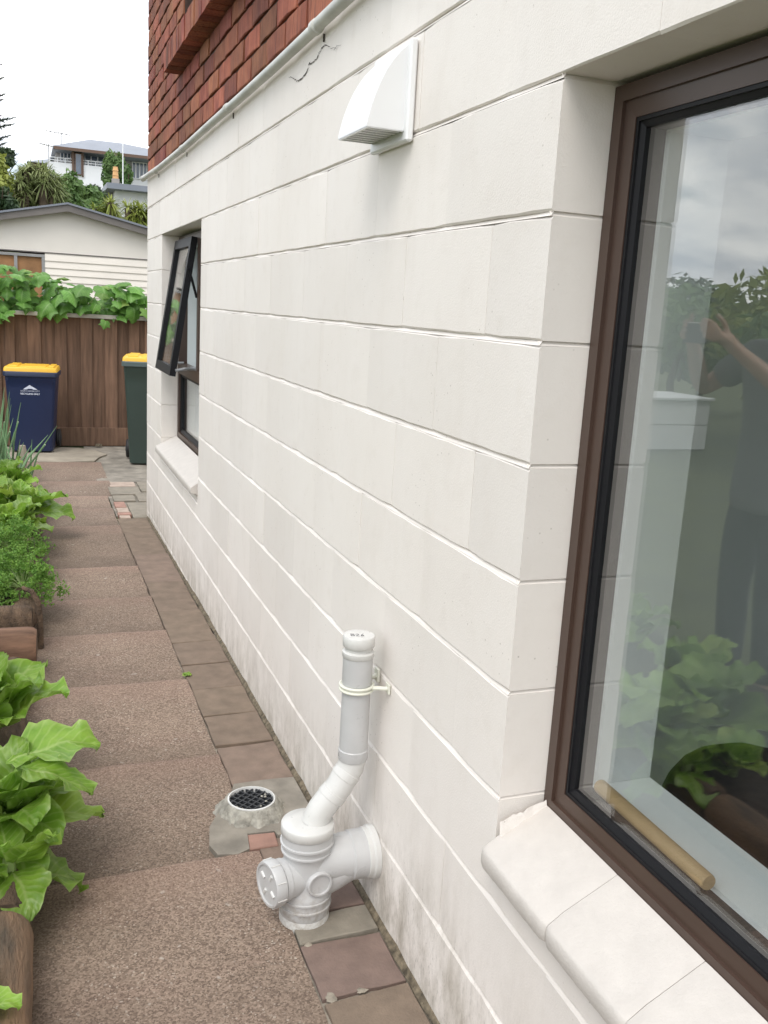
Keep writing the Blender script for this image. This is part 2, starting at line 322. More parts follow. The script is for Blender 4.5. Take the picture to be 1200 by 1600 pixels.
MT = dict(
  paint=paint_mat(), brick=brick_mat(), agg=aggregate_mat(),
  sillpaint=mat('cream_painted_sill', (.60, .56, .515), .62, .035, 22, .4, 190, .0022),
  bmortar=mat('dark_brick_mortar', (.085, .055, .045), .95, .2, 30, .4, 200),
  frame=mat('bronze_anodised_aluminium', (.068, .040, .029), .38, .06, 5, spec=.6),
  gasket=mat('black_gasket', (.010, .010, .012), .5, .05, spec=.25),
  glass=glass_mat('window_glass'), glass2=glass_mat('far_glass', ior=1.52),
  pvc=pvc_mat('grey_white_pvc', (.535, .535, .53)),
  pvcw=pvc_mat('white_pvc', (.645, .64, .615)),
  pvcc=mat('cream_pvc_clip', (.74, .74, .64), .4, .03, 3),
  vent=mat('white_vent_plastic', (.83, .835, .84), .38, .015, 3),
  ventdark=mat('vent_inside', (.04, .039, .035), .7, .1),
  condu=mat('pale_grey_conduit', (.56, .56, .52), .45, .12, 9),
  conc=mat('grey_concrete', (.30, .27, .225), .9, .22, 9, .5, 150, .003),
  conc2=mat('pale_concrete_patch', (.36, .315, .25), .9, .15, 5, .4, 120, .003),
  mort=mat('rough_cement_collar', (.42, .40, .345), .92, .25, 40, .9, 70, .008),
  soil=mat('garden_soil', (.055, .036, .024), .95, .3, 30, 1, 60, .02),
  earth=mat('grassy_ground', (.075, .10, .035), .95, .3, 1.4, .6, 20, .03, col2=(.12, .10, .06)),
  lawn=mat('lawn_ground', (.095, .11, .045), .95, .2, 3, .6, 50, .02),
  grate=mat('dark_plastic_grate', (.035, .038, .043), .5, .1), void=mat('drain_inside', (.006, .006, .008), .6, .1),
  bwhite=mat('white_grate_rim', (.72, .72, .70), .5, .1, 20),
  fence=mat('brown_stained_paling', (.195, .113, .072), .85, .22, 2.2, .5, 30, .004, stretch=(14, 14, 1.2), rnd=.24),
  fcap=mat('weathered_pale_cap', (.50, .48, .43), .85, .2, 4),
  blue=mat('navy_blue_bin_plastic', (.011, .021, .072), .42, .06, 3), bluel=mat('navy_rim_plastic', (.016, .026, .068), .45, .06, 3),
  green=mat('dark_green_bin_plastic', (.034, .054, .045), .45, .06, 3), greenl=mat('green_grey_rim', (.085, .12, .12), .5, .05),
  yellow=mat('yellow_bin_lid', (.86, .50, .045), .4, .05, 5), rubber=mat('black_rubber', (.015, .015, .016), .6, .1),
  print=mat('white_print', (.62, .66, .78), .6, .02), ink=mat('black_marker_ink', (.03, .03, .05), .6, .02),
  bark=mat('brown_log_bark', (.16, .105, .066), .9, .35, 6, 1., 26, .016, stretch=(5, 1, 5)),
  barkpale=mat('stripped_log_wood', (.30, .185, .11), .88, .3, 4.2, 1., 26, .012, stretch=(5, 1.1, 5), col2=(.085, .064, .044)),
  redlog=mat('reddish_log_wood', (.23, .13, .083), .85, .25, 6, .5, 40, .006, stretch=(1, 7, 7)),
  logend=mat('log_end_grain', (.15, .10, .066), .9, .3, 25, .5, 60, .006),
  shed=mat('shed_cream_sheet', (.76, .72, .66), .75, .03, 2), shedb=mat('shed_cream_weatherboard', (.80, .75, .68), .7, .04, 2),
  barge=mat('grey_brown_bargeboard', (.17, .155, .145), .7, .1, 3), ply=mat('orange_ply', (.36, .19, .085), .8, .2, 4), greyfr=mat('grey_window_frame', (.30, .30, .30), .6, .1),
  hwhite=mat('hill_house_white', (.80, .81, .83), .7, .03, 1), hroof=mat('grey_iron_roof', (.20, .22, .26), .5, .06, 1), hwood=mat('brown_timber_trim', (.14, .085, .06), .7, .1, 1),
  hgrey=mat('grey_upper_cladding', (.42, .40, .39), .7, .05, 1), hglass=mat('dark_window_glass', (.085, .115, .165), .12, .1, 2, spec=.8), potO=mat('orange_chimney_pot', (.62, .36, .16), .8, .1, 6), chim=mat('grey_chimney', (.32, .30, .28), .9, .1, 3), alu=mat('aerial_metal', (.45, .45, .46), .4, .05, metal=.6),
  lettuce=leaf_mat('lettuce_leaf', (.15, .31, .028), (.29, .48, .06), (.46, .60, .20), .35, .38),
  vine=leaf_mat('vine_leaf', (.085, .23, .03), (.17, .37, .065), (.27, .45, .14), .3, .5),
  parsley=foliage_mat('parsley_foliage', (.085, .22, .03), (.27, .45, .085), .3, 34),
  onion=mat('spring_onion_green', (.15, .27, .125), .45, .1, 12, rnd=.2), onionw=mat('spring_onion_cut', (.52, .60, .40), .6, .1), stem=mat('pale_green_stem', (.26, .36, .12), .5, .1),
  yucca=foliage_mat('olive_spiky_foliage', (.17, .22, .075), (.34, .38, .17), .35), darkfol=foliage_mat('dark_foliage', (.018, .045, .016), (.05, .085, .026), .2),
  midfol=foliage_mat('mid_green_foliage', (.07, .145, .04), (.18, .28, .085), .3), yelfol=foliage_mat('yellow_green_foliage', (.16, .21, .035), (.33, .37, .08), .3), pine=foliage_mat('norfolk_pine_needles', (.03, .05, .035), (.065, .085, .06), .1),
  trunk=mat('tree_bark', (.11, .08, .055), .9, .25, 6, .5, 30, .01),
  room=mat('room_wall_paint', (.80, .83, .81), .8, .02, 2), roomw=mat('white_window_lining', (.74, .77, .77), .5, .015, 2), carpet=mat('room_carpet', (.42, .40, .37), .95, .1, 9), blind=mat('pale_roller_blind', (.56, .62, .66), .8, .03, 3),
  sofa=mat('black_upholstery', (.010, .009, .010), .7, .1, 12, .3, 300), dowel=mat('tan_wood_dowel', (.43, .30, .15), .55, .12, 5, stretch=(9, 1, 9)),
  skin=mat('skin', (.42, .25, .17), .5, .05, 8), shirt=mat('grey_tshirt', (.16, .175, .19), .9, .08, 8, .3, 200), trouser=mat('dark_trousers', (.035, .04, .055), .9, .1, 8), hair=mat('dark_hair', (.018, .014, .012), .5, .2, 60), phone=mat('black_phone', (.02, .02, .022), .25, .02), phonew=mat('white_phone_edge', (.7, .7, .7), .3, .02),
  crack=mat('crack_shadow', (.07, .06, .05), .95, .1), dirt=mat('dirt_in_joint', (.19, .155, .105), .95, .35, 60, .8, 120, .004), moss=mat('moss', (.09, .11, .04), .95, .3, 50, .8, 120, .004), grout=mat('pale_cement_grout', (.34, .30, .24), .95, .25, 40, .6, 100, .003),
  wbox=mat('white_painted_boards', (.76, .77, .76), .6, .04, 3), pebble=mat('pale_pebble', (.5, .46, .4), .8, .2, 30, rnd=.3))
for i, (c, nm) in enumerate([((.20, .15, .112), 'brown_paver'), ((.225, .165, .128), 'tan_paver'), ((.205, .145, .12), 'red_paver'), ((.25, .222, .178), 'blue_grey_paver'), ((.35, .205, .16), 'pink_brick_paver'), ((.42, .33, .27), 'pale_brick_paver'), ((.205, .155, .114), 'mossy_brown_paver')]):
    MT['pav%d' % i] = mat(nm, tuple(q*1.06 for q in c), .88, .12, 16, .6, 140, .003)

def gz(y):   # level of the path along the wall: flat, then falling a little towards the fence
    return 0.0 if y < 2.5 else (-.045*(y-2.5)/2.7 if y < 5.2 else -.045)

# ================================================================== THE SETTING
def terr(x, y):
    z = -.07
    if y > 14:
        t = min(1, (y-14)/48.); k = max(0, min(1, (x+26)/18.)); z += 7.0*(t*t*(3-2*t))*k*k*(3-2*k)
    if x < -12: z += min(1.5, (-12-x)*.05)
    return z
g = MB()
ys = [-120, -40, -15, -6, -2, 0, 2, 4, 6, 8, 10, 12, 14, 17, 20, 24, 28, 33, 38, 44, 50, 56, 62, 70, 90, 130, 200, 400]
xs = [-300, -120, -60, -30, -18, -12, -8, -5, -3, -1.5, 0, 1.5, 4, 8, 14, 22, 40, 80, 160, 300]
for y in ys:
    for x in xs: g.v.append((x, y, terr(x, y) - (.0 if abs(x) < 60 else .0)))
nx_ = len(xs)
for j in range(len(ys)-1):
    for i in range(nx_-1): g.f.append((j*nx_+i, j*nx_+i+1, (j+1)*nx_+i+1, (j+1)*nx_+i))
tag(g.build('ground', MT['lawn'], smooth=True), None, kind='structure')

# path: a row of hand-poured exposed aggregate slabs, each a little out of level
path = tag(thing('path', (0, 0, 0), None, None), None, kind='structure')
slab_edges = [-1.9, -1.0, -.35, .22, .875, 1.455, 2.11, 2.69, 3.21, 3.80, 4.855, 5.42, 5.86, 6.45, 7.36]
for i in range(len(slab_edges)-1):
    a, b = slab_edges[i]+.005, slab_edges[i+1]-.005
    rr = random.Random(i+3); sk = rr.uniform(-.03, .03)
    zl, zh = gz(a)-.010+rr.uniform(-.002, .002), gz(b)+.006+rr.uniform(-.002, .003)
    mb = MB(); NX, NY = 16, 10
    x0, x1 = -.80, -.2125
    if b > 5.9: x1 = -.15
    def top(u, v, a=a, b=b, zl=zl, zh=zh, sk=sk):
        x = x0+(x1-x0)*u; y = a+(b-a)*v
        w = noise.noise(Vector((x*9, y*9, i)))*.5
        y2 = y + sk*(u-.5) + .010*noise.noise(Vector((x*14, i*3.1, v*0)))*(1 if v in (0, 1) else .5)
        e = min(v, 1-v)*(b-a); dz = -.006*max(0, 1-e/.012)
        return (x + (.006*noise.noise(Vector((y*12, 5, 1))) if u in (0, 1) else 0), y2, zl+(zh-zl)*v + w*.004 + dz)
    vv = [0, .012, .05, .15, .3, .45, .6, .75, .88, .95, .988, 1]
    base = len(mb.v)
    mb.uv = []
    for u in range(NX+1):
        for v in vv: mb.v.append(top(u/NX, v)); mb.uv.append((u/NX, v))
    nv = len(vv)
    for u in range(NX):
        for v in range(nv-1): mb.f.append((u*nv+v, (u+1)*nv+v, (u+1)*nv+v+1, u*nv+v+1))
    # skirts
    for u in range(NX+1):
        for v in (0, nv-1):
            x, y, z = mb.v[u*nv+v]; mb.v.append((x, y, z-.07)); mb.uv.append((u/NX, v/(nv-1)))
    off = (NX+1)*nv
    for u in range(NX):
        mb.f.append((u*nv, off+u*2, off+(u+1)*2, (u+1)*nv)); mb.f.append((u*nv+nv-1, (u+1)*nv+nv-1, off+(u+1)*2+1, off+u*2+1))
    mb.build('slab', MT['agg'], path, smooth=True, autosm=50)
MB().box(-.86, .0, -2, 7.4, -.2, -.085).build('path_bedding', MT['dirt'], path)

# pavers between path and wall
pav = tag(thing('paver_edging', (0, 0, 0), None, None), None, kind='structure')
def paver(poly, m, z=0., name='paver', h=.05):
    # poly in x, y with slightly worn top edges
    cx = sum(p[0] for p in poly)/len(poly); cy = sum(p[1] for p in poly)/len(poly); n = len(poly)
    mb = MB(); rr = random.Random(int(cx*1e4+cy*1e3))
    dense = []
    for i in range(n):
        a = Vector(poly[i]); b = Vector(poly[(i+1) % n]); k = max(1, int((b-a).length/.045))
        for j in range(k):
            p = a+(b-a)*(j/k)
            if j: p += Vector((rr.uniform(-1, 1), rr.uniform(-1, 1)))*.0022
            dense.append(p)
    n = len(dense); c = Vector((cx, cy)); ins = []
    for p in dense:
        d = (c-p); ins.append(p+d.normalized()*.003)
    tilt = rr.uniform(-.006, .006), rr.uniform(-.006, .006)
    Z = lambda p, dz: z+dz+(p.x-cx)*tilt[0]+(p.y-cy)*tilt[1]
    mb.v = [(p.x, p.y, Z(p, 0)) for p in ins]+[(p.x, p.y, Z(p, -.0025)) for p in dense]+[(p.x, p.y, Z(p, -h)) for p in dense]+[(cx, cy, z)]
    for i in range(n):
        j = (i+1) % n; mb.f += [(n+i, n+j, j, i), (2*n+i, 2*n+j, n+j, n+i), (i, j, 3*n)]
    return mb.build(name, MT[m], pav, smooth=True, autosm=25)
def quad(y0, y1, x0=-.208, x1=-.014, s0=0., s1=0.):
    return [(x0, y0+s0), (x1, y0), (x1, y1), (x0, y1+s1)]
pv = [(-1.9, -1.2, 'pav0'), (-1.2, -.62, 'pav6'), (-.62, -.12, 'pav0'), (-.12, .297, 'pav6'), (.305, .475, 'pav2'), (.485, .575, 'pav3'), (.582, .72, 'pav2'), (.727, .925, 'pav1'),
      (1.245, 1.502, 'pav1'), (1.512, 1.742, 'pav0'), (1.747, 1.985, 'pav6'), (1.993, 2.24, 'pav0'), (2.245, 2.50, 'pav0'), (2.51, 2.945, 'pav6'), (2.955, 3.45, 'pav0'), (3.455, 4.035, 'pav1'), (4.045, 4.35, 'pav0'), (4.355, 4.62, 'pav0'), (4.628, 5.06, 'pav6')]
for y0, y1, m in pv:
    paver(quad(y0+.0005, y1-.0005, s0=RNG.uniform(-.012, .004), s1=RNG.uniform(-.012, .004)), m, gz((y0+y1)/2)+RNG.uniform(-.002, .004))
paver([(-.235, .885), (-.155, .885), (-.15, .948), (-.225, .955)], 'pav4', .004)
# far end: small odd bricks and grey concrete pieces round the corner of the house
for x0, x1, y0, y1, m in [(-.185, -.115, 5.09, 5.17, 'pav5'), (-.19, -.10, 5.19, 5.26, 'pav4'), (-.185, -.105, 5.28, 5.42, 'pav5'), (-.185, -.11, 5.44, 5.62, 'pav4'),
        (-.095, .35, 5.10, 5.60, 'pav3'), (-.175, -.02, 5.66, 5.86, 'pav3'), (-.0, .4, 5.63, 5.95, 'pav3'), (-.18, .05, 5.90, 6.20, 'pav3'), (-.16, .04, 6.22, 6.40, 'pav5'), (.06, .5, 6.0, 6.40, 'pav3')]:
    paver([(x0, y0), (x1, y0), (x1, y1), (x0, y1)], m, gz(5.5)+RNG.uniform(0, .004))
MB().box(-.216, -.0, -1.95, 2.6, -.12, -.012).box(-.216, -.0, 2.6, 5.1, -.16, -.052).build('paver_bedding', MT['grout'], pav)
yard = MB().box(-.24, 6, 6.42, 8.35, -.14, -.052).box(-.20, 6, 5.215, 6.42, -.15, -.058)
tag(yard.build('concrete_yard', MT['conc']), None, kind='structure')
pp = [(-.74, 7.38), (-.45, 7.34), (-.20, 7.40), (-.14, 7.62), (-.06, 7.78), (-.10, 7.86), (-.16, 8.02), (-.30, 8.16), (-.55, 8.22), (-.98, 8.22), (-.98, 7.45)]
m_ = MB(); m_.prism(pp, -.12, -.036, 'xy'); tag(m_.build('concrete_pad', MT['conc2']), None, kind='structure')
# cement fillet and dirt along the foot of the wall
db = MB(); k = 0
N = 150
for i in range(N+1):
    y = -1.9+7.0*i/N; w = .008+.005*noise.noise(Vector((y*9, 0, 0))); h = .004+.005*abs(noise.noise(Vector((y*15, 3, 0))))
    z = gz(y); db.v += [(-w-.004, y, z-.004), (-w*.5, y, z+h), (.004, y, z+h+.006)]
for i in range(N):
    for j in range(2): a = i*3+j; db.f.append((a, a+3, a+4, a+1))
db.build('dirt_fillet', MT['dirt'], pav, smooth=True)
# cement smears round the pipe and the near paver
for (x, y, r, m) in [(-.19, .30, .020, 'grout'), (-.12, .299, .014, 'grout'), (-.19, .481, .016, 'grout')]:
    n = 11; rr = random.Random(int(x*1e4)); b = MB()
    b.v = [(x+math.cos(2*math.pi*i/n)*r*rr.uniform(.5, 1.2), y+math.sin(2*math.pi*i/n)*r*rr.uniform(.4, .9), -.001) for i in range(n)]+[(x, y, .0035)]
    b.f = [(i, (i+1) % n, n) for i in range(n)]; b.build('cement_smear', MT[m], pav, smooth=True)

# ================================================================== THE HOUSE
HY0, HY1 = -2.4, 5.19
house = thing('block_house', (2, 1.4, 0), 'cream painted concrete block house with red brick upper storey along the path', 'house')
bw = thing('block_wall', (0, 0, 0), None, None, parent=house)
_bm = {}
def block_mesh(L, h, var):
    key = (round(L, 4), round(h, 4), var)
    if key in _bm: return _bm[key]
    rr = random.Random(hash(key) & 0xffff); mb = MB(); D = .188
    n = max(2, int(L/.055)); g = .0036; c = .0032
    prof = [(D, g), (c, g), (0, g+c), (0, h-g-c), (c, h-g), (D, h-g)]
    npf = len(prof)
    for i in range(n+1):
        y = L*i/n; end = i in (0, n)
        y = .0003 if i == 0 else (L-.0003 if i == n else y)
        for k, (x, z) in enumerate(prof):
            xx, zz = x, z
            if k in (1, 2, 3, 4):
                if end: xx += .0022
                if k in (2, 3): zz += rr.uniform(-.0013, .0013)
                if k in (1, 4): zz += rr.uniform(-.0008, .0008)
                if end and k in (2, 3): zz += .001 if k == 2 else -.001
            mb.v.append((xx, y, zz))
    for i in range(n):
        for k in range(npf-1): mb.f.append((i*npf+k, (i+1)*npf+k, (i+1)*npf+k+1, i*npf+k+1))
    mb.f.append(tuple(range(npf))); mb.f.append(tuple(n*npf+k for k in range(npf-1, -1, -1)))
    me = mb.mesh('block', MT['paint'], smooth=True, autosm=22); _bm[key] = me; return me
NWIN = (-1.6, 0.0); FWIN = (3.146, 4.48)
def segs(k):
    if 3 <= k <= 8: return [(HY0, NWIN[0]), (NWIN[1], FWIN[0]), (FWIN[1], HY1)]
    return [(HY0, HY1)]
CH = .2
for k in range(-1, 11):
    ph = 0. if k % 2 == 0 else .2
    if k == 9: ph = .17
    if k == 10: ph = .37
    for (a, b) in segs(k):
        cuts = [a]; j = math.floor((a-ph)/.4)
        while True:
            j += 1; y = ph+.4*j
            if y >= b-.06: break
            if y > a+.06: cuts.append(y)
        cuts.append(b)
        for y0, y1 in zip(cuts, cuts[1:]):
            pieces = [(y0, y1, CH)]
            if k == 2:   # blocks under the two window sills are cut down
                pieces = []; pts = sorted({y0, y1, *[q for q in (*NWIN, *FWIN) if y0 < q < y1]})
                for q0, q1 in zip(pts, pts[1:]):
                    mid = (q0+q1)/2; low = any(w[0] < mid < w[1] for w in (NWIN, FWIN)); pieces.append((q0, q1, .07 if low else CH))
            for q0, q1, h in pieces:
                if q1-q0 < .01: continue
                link('block', block_mesh(q1-q0, h, RNG.randrange(3)), bw, (RNG.uniform(-.0007, .0007), q0, k*CH))
# mortar: a solid core with weathered joints that slope out at the bottom
mo = MB()
core = [(HY0, HY1, -.2, .465), (HY0, NWIN[0]-.004, .465, 1.8), (NWIN[1]+.008, FWIN[0]-.008, .465, 1.8), (FWIN[1]+.008, HY1-.004, .465, 1.8), (HY0, HY1, 1.805, 2.2)]
for y0, y1, z0, z1 in core: mo.box(.011, .185, y0, y1, z0, z1)
for k in range(0, 12):
    z = k*CH; sg = segs(k) if (k > 3 and k <= 8) else (segs(4) if k in (3, 9) else segs(0))
    for a, b in sg:
        n = max(1, int((b-a)/.1)); o = len(mo.v)
        for i in range(n+1):
            y = a+.001+(b-a-.002)*i/n; w = .0008*noise.noise(Vector((y*11, k, 0)))
            mo.v += [(.0014+w, y, z-.0037), (.0064, y, z+.0037)]
        for i in range(n): q = o+i*2; mo.f.append((q, q+2, q+3, q+1))
        for yy, s in ((a, 1), (b, -1)):
            mo.add([(.001, yy+s*.0014, z-.0037), (.185, yy+s*.0014, z-.0037), (.185, yy+s*.0064, z+.0037), (.001, yy+s*.0064, z+.0037)], [(0, 1, 2, 3)])
mo.build('mortar', MT['paint'], bw)
# crack in the paint below the brickwork
cp = [(1.642, 2.117), (1.582, 2.1), (1.54, 2.086), (1.496, 2.08), (1.462, 2.083), (1.432, 2.089), (1.422, 2.098), (1.409, 2.104), (1.37, 2.103), (1.335, 2.105), (1.318, 2.113), (1.301, 2.117), (1.27, 2.121), (1.244, 2.115), (1.21, 2.1), (1.175, 2.092), (1.15, 2.094), (1.112, 2.086)]
cw = [.3, .9, .8, 1.6, 2.4, 2.6, 1.6, 2.3, 1.1, 2.0, 1.0, 1.9, .8, 1.1, .4, .9, .4, .2]
cq, cv_ = [], []; rr = random.Random(4)
for (p0, w0), (p1, w1) in zip(zip(cp, cw), zip(cp[1:], cw[1:])):
    for j in range(4):
        t = j/4; cq.append((p0[0]+(p1[0]-p0[0])*t+rr.uniform(-.004, .004), p0[1]+(p1[1]-p0[1])*t+rr.uniform(-.0032, .0032))); cv_.append(max(.15, (w0+(w1-w0)*t)*rr.uniform(.35, 1.3)))
cp, cw = cq, cv_
cr = MB()
for (y, z), w in zip(cp, cw): cr.v += [(-.0014, y, z-.0014*w), (-.0014, y, z+.0014*w)]
for i in range(len(cp)-1): q = i*2; cr.f.append((q, q+2, q+3, q+1))
cr.build('crack', MT['crack'], bw)
# rest of the shell
sh = MB().box(4.0, 4.2, HY0, -2.1, -.2, 5.0).box(4.0, 4.2, -2.1, .5, -.2, .1).box(4.0, 4.2, -2.1, .5, 2.1, 5.0).box(4.0, 4.2, .5, HY1, -.2, 5.0).box(.188, 4.0, HY0, HY0+.18, -.2, 2.2).box(.188, 4.0, HY1-.18, HY1-.001, -.2, 2.2).box(.12, 4.0, HY0+.001, HY0+.11, 2.2, 5.0).box(.12, 4.0, HY1-.11, HY1-.002, 2.2, 5.0)
sh.build('outer_wall', MT['paint'], house)
MB().box(-.35, 4.5, HY0-.3, HY1+.12, 5.0, 5.2).build('roof', MT['barge'], house)

# ---- brick upper storey
brw = thing('brick_wall', (0, 0, 2.2), None, None, parent=house)
BZ, BP, BL = 2.212, .0865, .2405
def brick_mesh(L, v):
    rr = random.Random(v*31+int(L*1000)); mb = MB(); h = .0745; n = max(2, int(L/.04)); D = .1
    prof = [(D, 0), (.002, 0), (0, .003), (0, h-.003), (.002, h), (D, h)]
    m = len(prof)
    for i in range(n+1):
        y = L*i/n; e = .0025 if i in (0, n) else 0
        for k, (x, z) in enumerate(prof):
            mb.v.append((x+(e+rr.uniform(-.0016, .0016) if 0 < k < 5 else 0), y+(rr.uniform(-.001, .001) if 0 < k < 5 else 0), z+(rr.uniform(-.0012, .0012) if 0 < k < 5 else 0)))
    for i in range(n):
        for k in range(m-1): mb.f.append((i*m+k, (i+1)*m+k, (i+1)*m+k+1, i*m+k+1))
    mb.f.append(tuple(range(m))); mb.f.append(tuple(n*m+k for k in range(m-1, -1, -1)))
    return mb.mesh('brick', MT['brick'])
_br = {}
UW = (1.9, 3.74, 2.735, 4.2)           # opening of the upstairs window
rest = MB()
for r in range(31):
    z = BZ+r*BP; ph = (r % 2)*BL/2+RNG.uniform(-.012, .012)
    y = HY1
    cuts = [HY1]; y = HY1-(BL if r % 2 else BL/2)
    while y > HY0+.05: cuts.append(y); y -= BL
    cuts.append(HY0)
    for y1, y0 in zip(cuts, cuts[1:]):
        a, b = y0+.004, y1-.004
        if r and z+.08 > UW[2] and z < UW[3]:
            if a > UW[0] and b < UW[1]: continue
            if a < UW[1] < b: a = UW[1]
            elif a < UW[0] < b: b = UW[0]
        if b-a < .03: continue
        vis = b > .85 and z < 2.384+(b-1.929)*.265+.06
        L = round(b-a, 2)
        if vis:
            key = (L, RNG.randrange(4))
            if key not in _br: _br[key] = brick_mesh(L, key[1])
            link('brick', _br[key], brw, (RNG.uniform(-.0025, .0015), a, z+RNG.uniform(-.001, .001)))
        else: rest.box(RNG.uniform(-.002, .002), .1, a, b, z, z+.0745)
tag(rest.build('upper_brick', MT['brick'], brw), None, kind='stuff')
bmor = MB().box(.010, .105, HY0+.003, HY1-.006, 2.2, UW[2]).box(.010, .105, HY0+.003, UW[0]-.004, UW[2], 4.95).box(.010, .105, UW[1]+.006, HY1-.006, UW[2], 4.95).box(.010, .105, UW[0], UW[1], UW[3]+.02, 4.95)
bmor.build('mortar', MT['bmortar'], brw)
# rowlock brick sill of the upstairs window
upw = thing('upper_window', (.05, 2.8, 2.6), None, None, parent=house)
def rowlock_mesh():
    mb = MB(); w = .076; t = .21   # local: y width, x depth, slope up to the back
    poly = [(-.080, .0), (.115, .0), (.115, .155), (-.074, .108), (-.080, .102)]
    mb.prism(poly, 0, w, 'xz'); return mb.mesh('sill_brick', MT['brick'])
rl = rowlock_mesh(); y = 3.852
while y > 1.7:
    y -= .0845; link('sill_brick', rl, upw, (RNG.uniform(-.002, .002), y, 2.553+RNG.uniform(-.001, .001)))
MB().box(-.070, .11, 1.7, 3.848, 2.561, 2.645).build('mortar', MT['bmortar'], upw)
def ring(mb, x0, x1, a, b, w, sl=0.):
    (y0, z0), (y1, z1) = a, b
    O = [(y0, z0), (y1, z0), (y1, z1), (y0, z1)]; I = [(y0+w, z0+w), (y1-w, z0+w), (y1-w, z1-w), (y0+w, z1-w)]
    vs = [(x0, *p) for p in O]+[(x0+sl, *p) for p in I]+[(x1, *p) for p in O]+[(x1, *p) for p in I]
    fs = []
    for i in range(4):
        j = (i+1) % 4; fs += [(i, j, 4+j, 4+i), (8+i, 8+j, 12+j, 12+i), (i, j, 8+j, 8+i), (4+i, 4+j, 12+j, 12+i)]
    return mb.add(vs, fs)
fr = ring(MB(), .06, .10, (UW[0], UW[2]), (UW[1], UW[3]), .05); fr.build('frame', MT['frame'], upw)
MB().box(.082, .086, UW[0]+.045, UW[1]-.045, UW[2]+.045, UW[3]-.045).build('pane', MT['hglass'], upw)

# ---- near window
nw = thing('window', (.1, -.8, .58), None, None, parent=house)
nw['label'] = 'large bronze framed fixed window beside the camera with dark room behind'
Y0, Y1, Z0, Z1 = NWIN[0], NWIN[1], .572, 1.8
fr = MB(); ring(fr, .094, .150, (Y0+.001, Z0), (Y1-.001, Z1-.006), .024); ring(fr, .100, .150, (Y0+.024, Z0+.024), (Y1-.024, Z1-.030), .026, .003)
fr.build('frame', MT['frame'], nw)
gk = MB(); ring(gk, .105, .150, (Y0+.0501, Z0+.0501), (Y1-.0501, Z1-.0561), .006, .0); ring(gk, .109, .150, (Y0+.0561, Z0+.0561), (Y1-.0561, Z1-.0621), .009, .004)
gk.build('gasket', MT['gasket'], nw)
MB().box(.1165, .1205, Y0+.061, Y1-.061, Z0+.061, Z1-.067).build('pane', MT['glass'], nw)
ln = MB(); x0, x1 = .150, .262
ln.box(x0, x1, Y0+.05, Y1-.05, Z0+.03, Z0+.074); ln.box(x0, x1, Y0+.05, Y1-.05, Z1-.075, Z1-.03); ln.box(x0, x1, Y1-.076, Y1-.04, Z0+.0745, Z1-.0755); ln.box(x0, x1, Y0+.04, Y0+.076, Z0+.0745, Z1-.0755)
ln.build('lining', MT['roomw'], nw)
# sloping sill of painted blocks, worn round at the nose
def sill_mesh(L, v):
    rr = random.Random(v); mb = MB(); n = max(3, int(L/.012))
    prof = [(.093, .114), (.0, .066), (-.0245, .0535), (-.0305, .050), (-.0335, .0455), (-.0345, .036), (-.034, .019), (-.032, .0155), (-.012, .015), (.006, .0), (.05, .0)]
    m = len(prof)
    for i in range(n+1):
        t = i/n; y = L*t; e = 0
        d = min(t, 1-t)*L
        rnd = .004*max(0, 1-d/.008)
        for k, (x, z) in enumerate(prof):
            j = .0004 if 0 < k < 9 else 0
            mb.v.append((x+rr.uniform(-j, j)+(rnd if 2 <= k <= 8 else 0), y, z+rr.uniform(-j, j)*.6-(rnd*.6 if 2 <= k < 6 else (rnd*.15 if k < 2 else -rnd*.4))))
    for i in range(n):
        for k in range(m): mb.f.append((i*m+k, (i+1)*m+k, (i+1)*m+(k+1) % m, i*m+(k+1) % m))
    mb.f.append(tuple(range(m))); mb.f.append(tuple(n*m+k for k in range(m-1, -1, -1)))
    return mb.mesh('sill_block', MT['sillpaint'], smooth=True, autosm=40)
for i, (a, b) in enumerate([(-.2335, -.0105), (-.4435, -.2345), (-.6535, -.4445), (-.8635, -.6545), (-1.0735, -.8645), (-1.2835, -1.0745), (-1.595, -1.2845)]):
    link('sill_block', sill_mesh(b-a, 20+i), nw, (0, a, .468))
MB().box(.004, .185, Y0, Y1, .464, .4675).build('sill_bedding', MT['paint'], nw)
# lumpy mortar where sill meets the reveal
lm = MB().grid(lambda u, v: (.0+.092*u, -.0105-.002-.012*(1-v)+.004*noise.noise(Vector((u*6, v*5, 2))), .500+.05*u+(.062-.02*u)*v+.006*noise.noise(Vector((u*9, v*6, 0)))), 14, 6)
lm.build('sill_mortar', MT['paint'], nw, smooth=True)

# ---- far window with the open awning sash
fw = thing('window', (.1, 3.8, .6), None, None, parent=house)
fw['label'] = 'small far window with its top hung sash propped open'
A, B = FWIN; FZ0, FZ1, TR = .60, 1.8, 1.03
fr = MB(); ring(fr, .10, .15, (A+.001, FZ0), (B-.001, FZ1-.006), .042); fr.box(.102, .148, A+.042, B-.042, TR-.03, TR+.03)
fr.build('frame', MT['frame'], fw)
gk = ring(MB(), .112, .148, (A+.0425, FZ0+.0425), (B-.0425, TR-.0305), .02, .008); gk.build('gasket', MT['gasket'], fw)
MB().box(.126, .130, A+.058, B-.058, FZ0+.058, TR-.046).build('pane', MT['glass2'], fw)
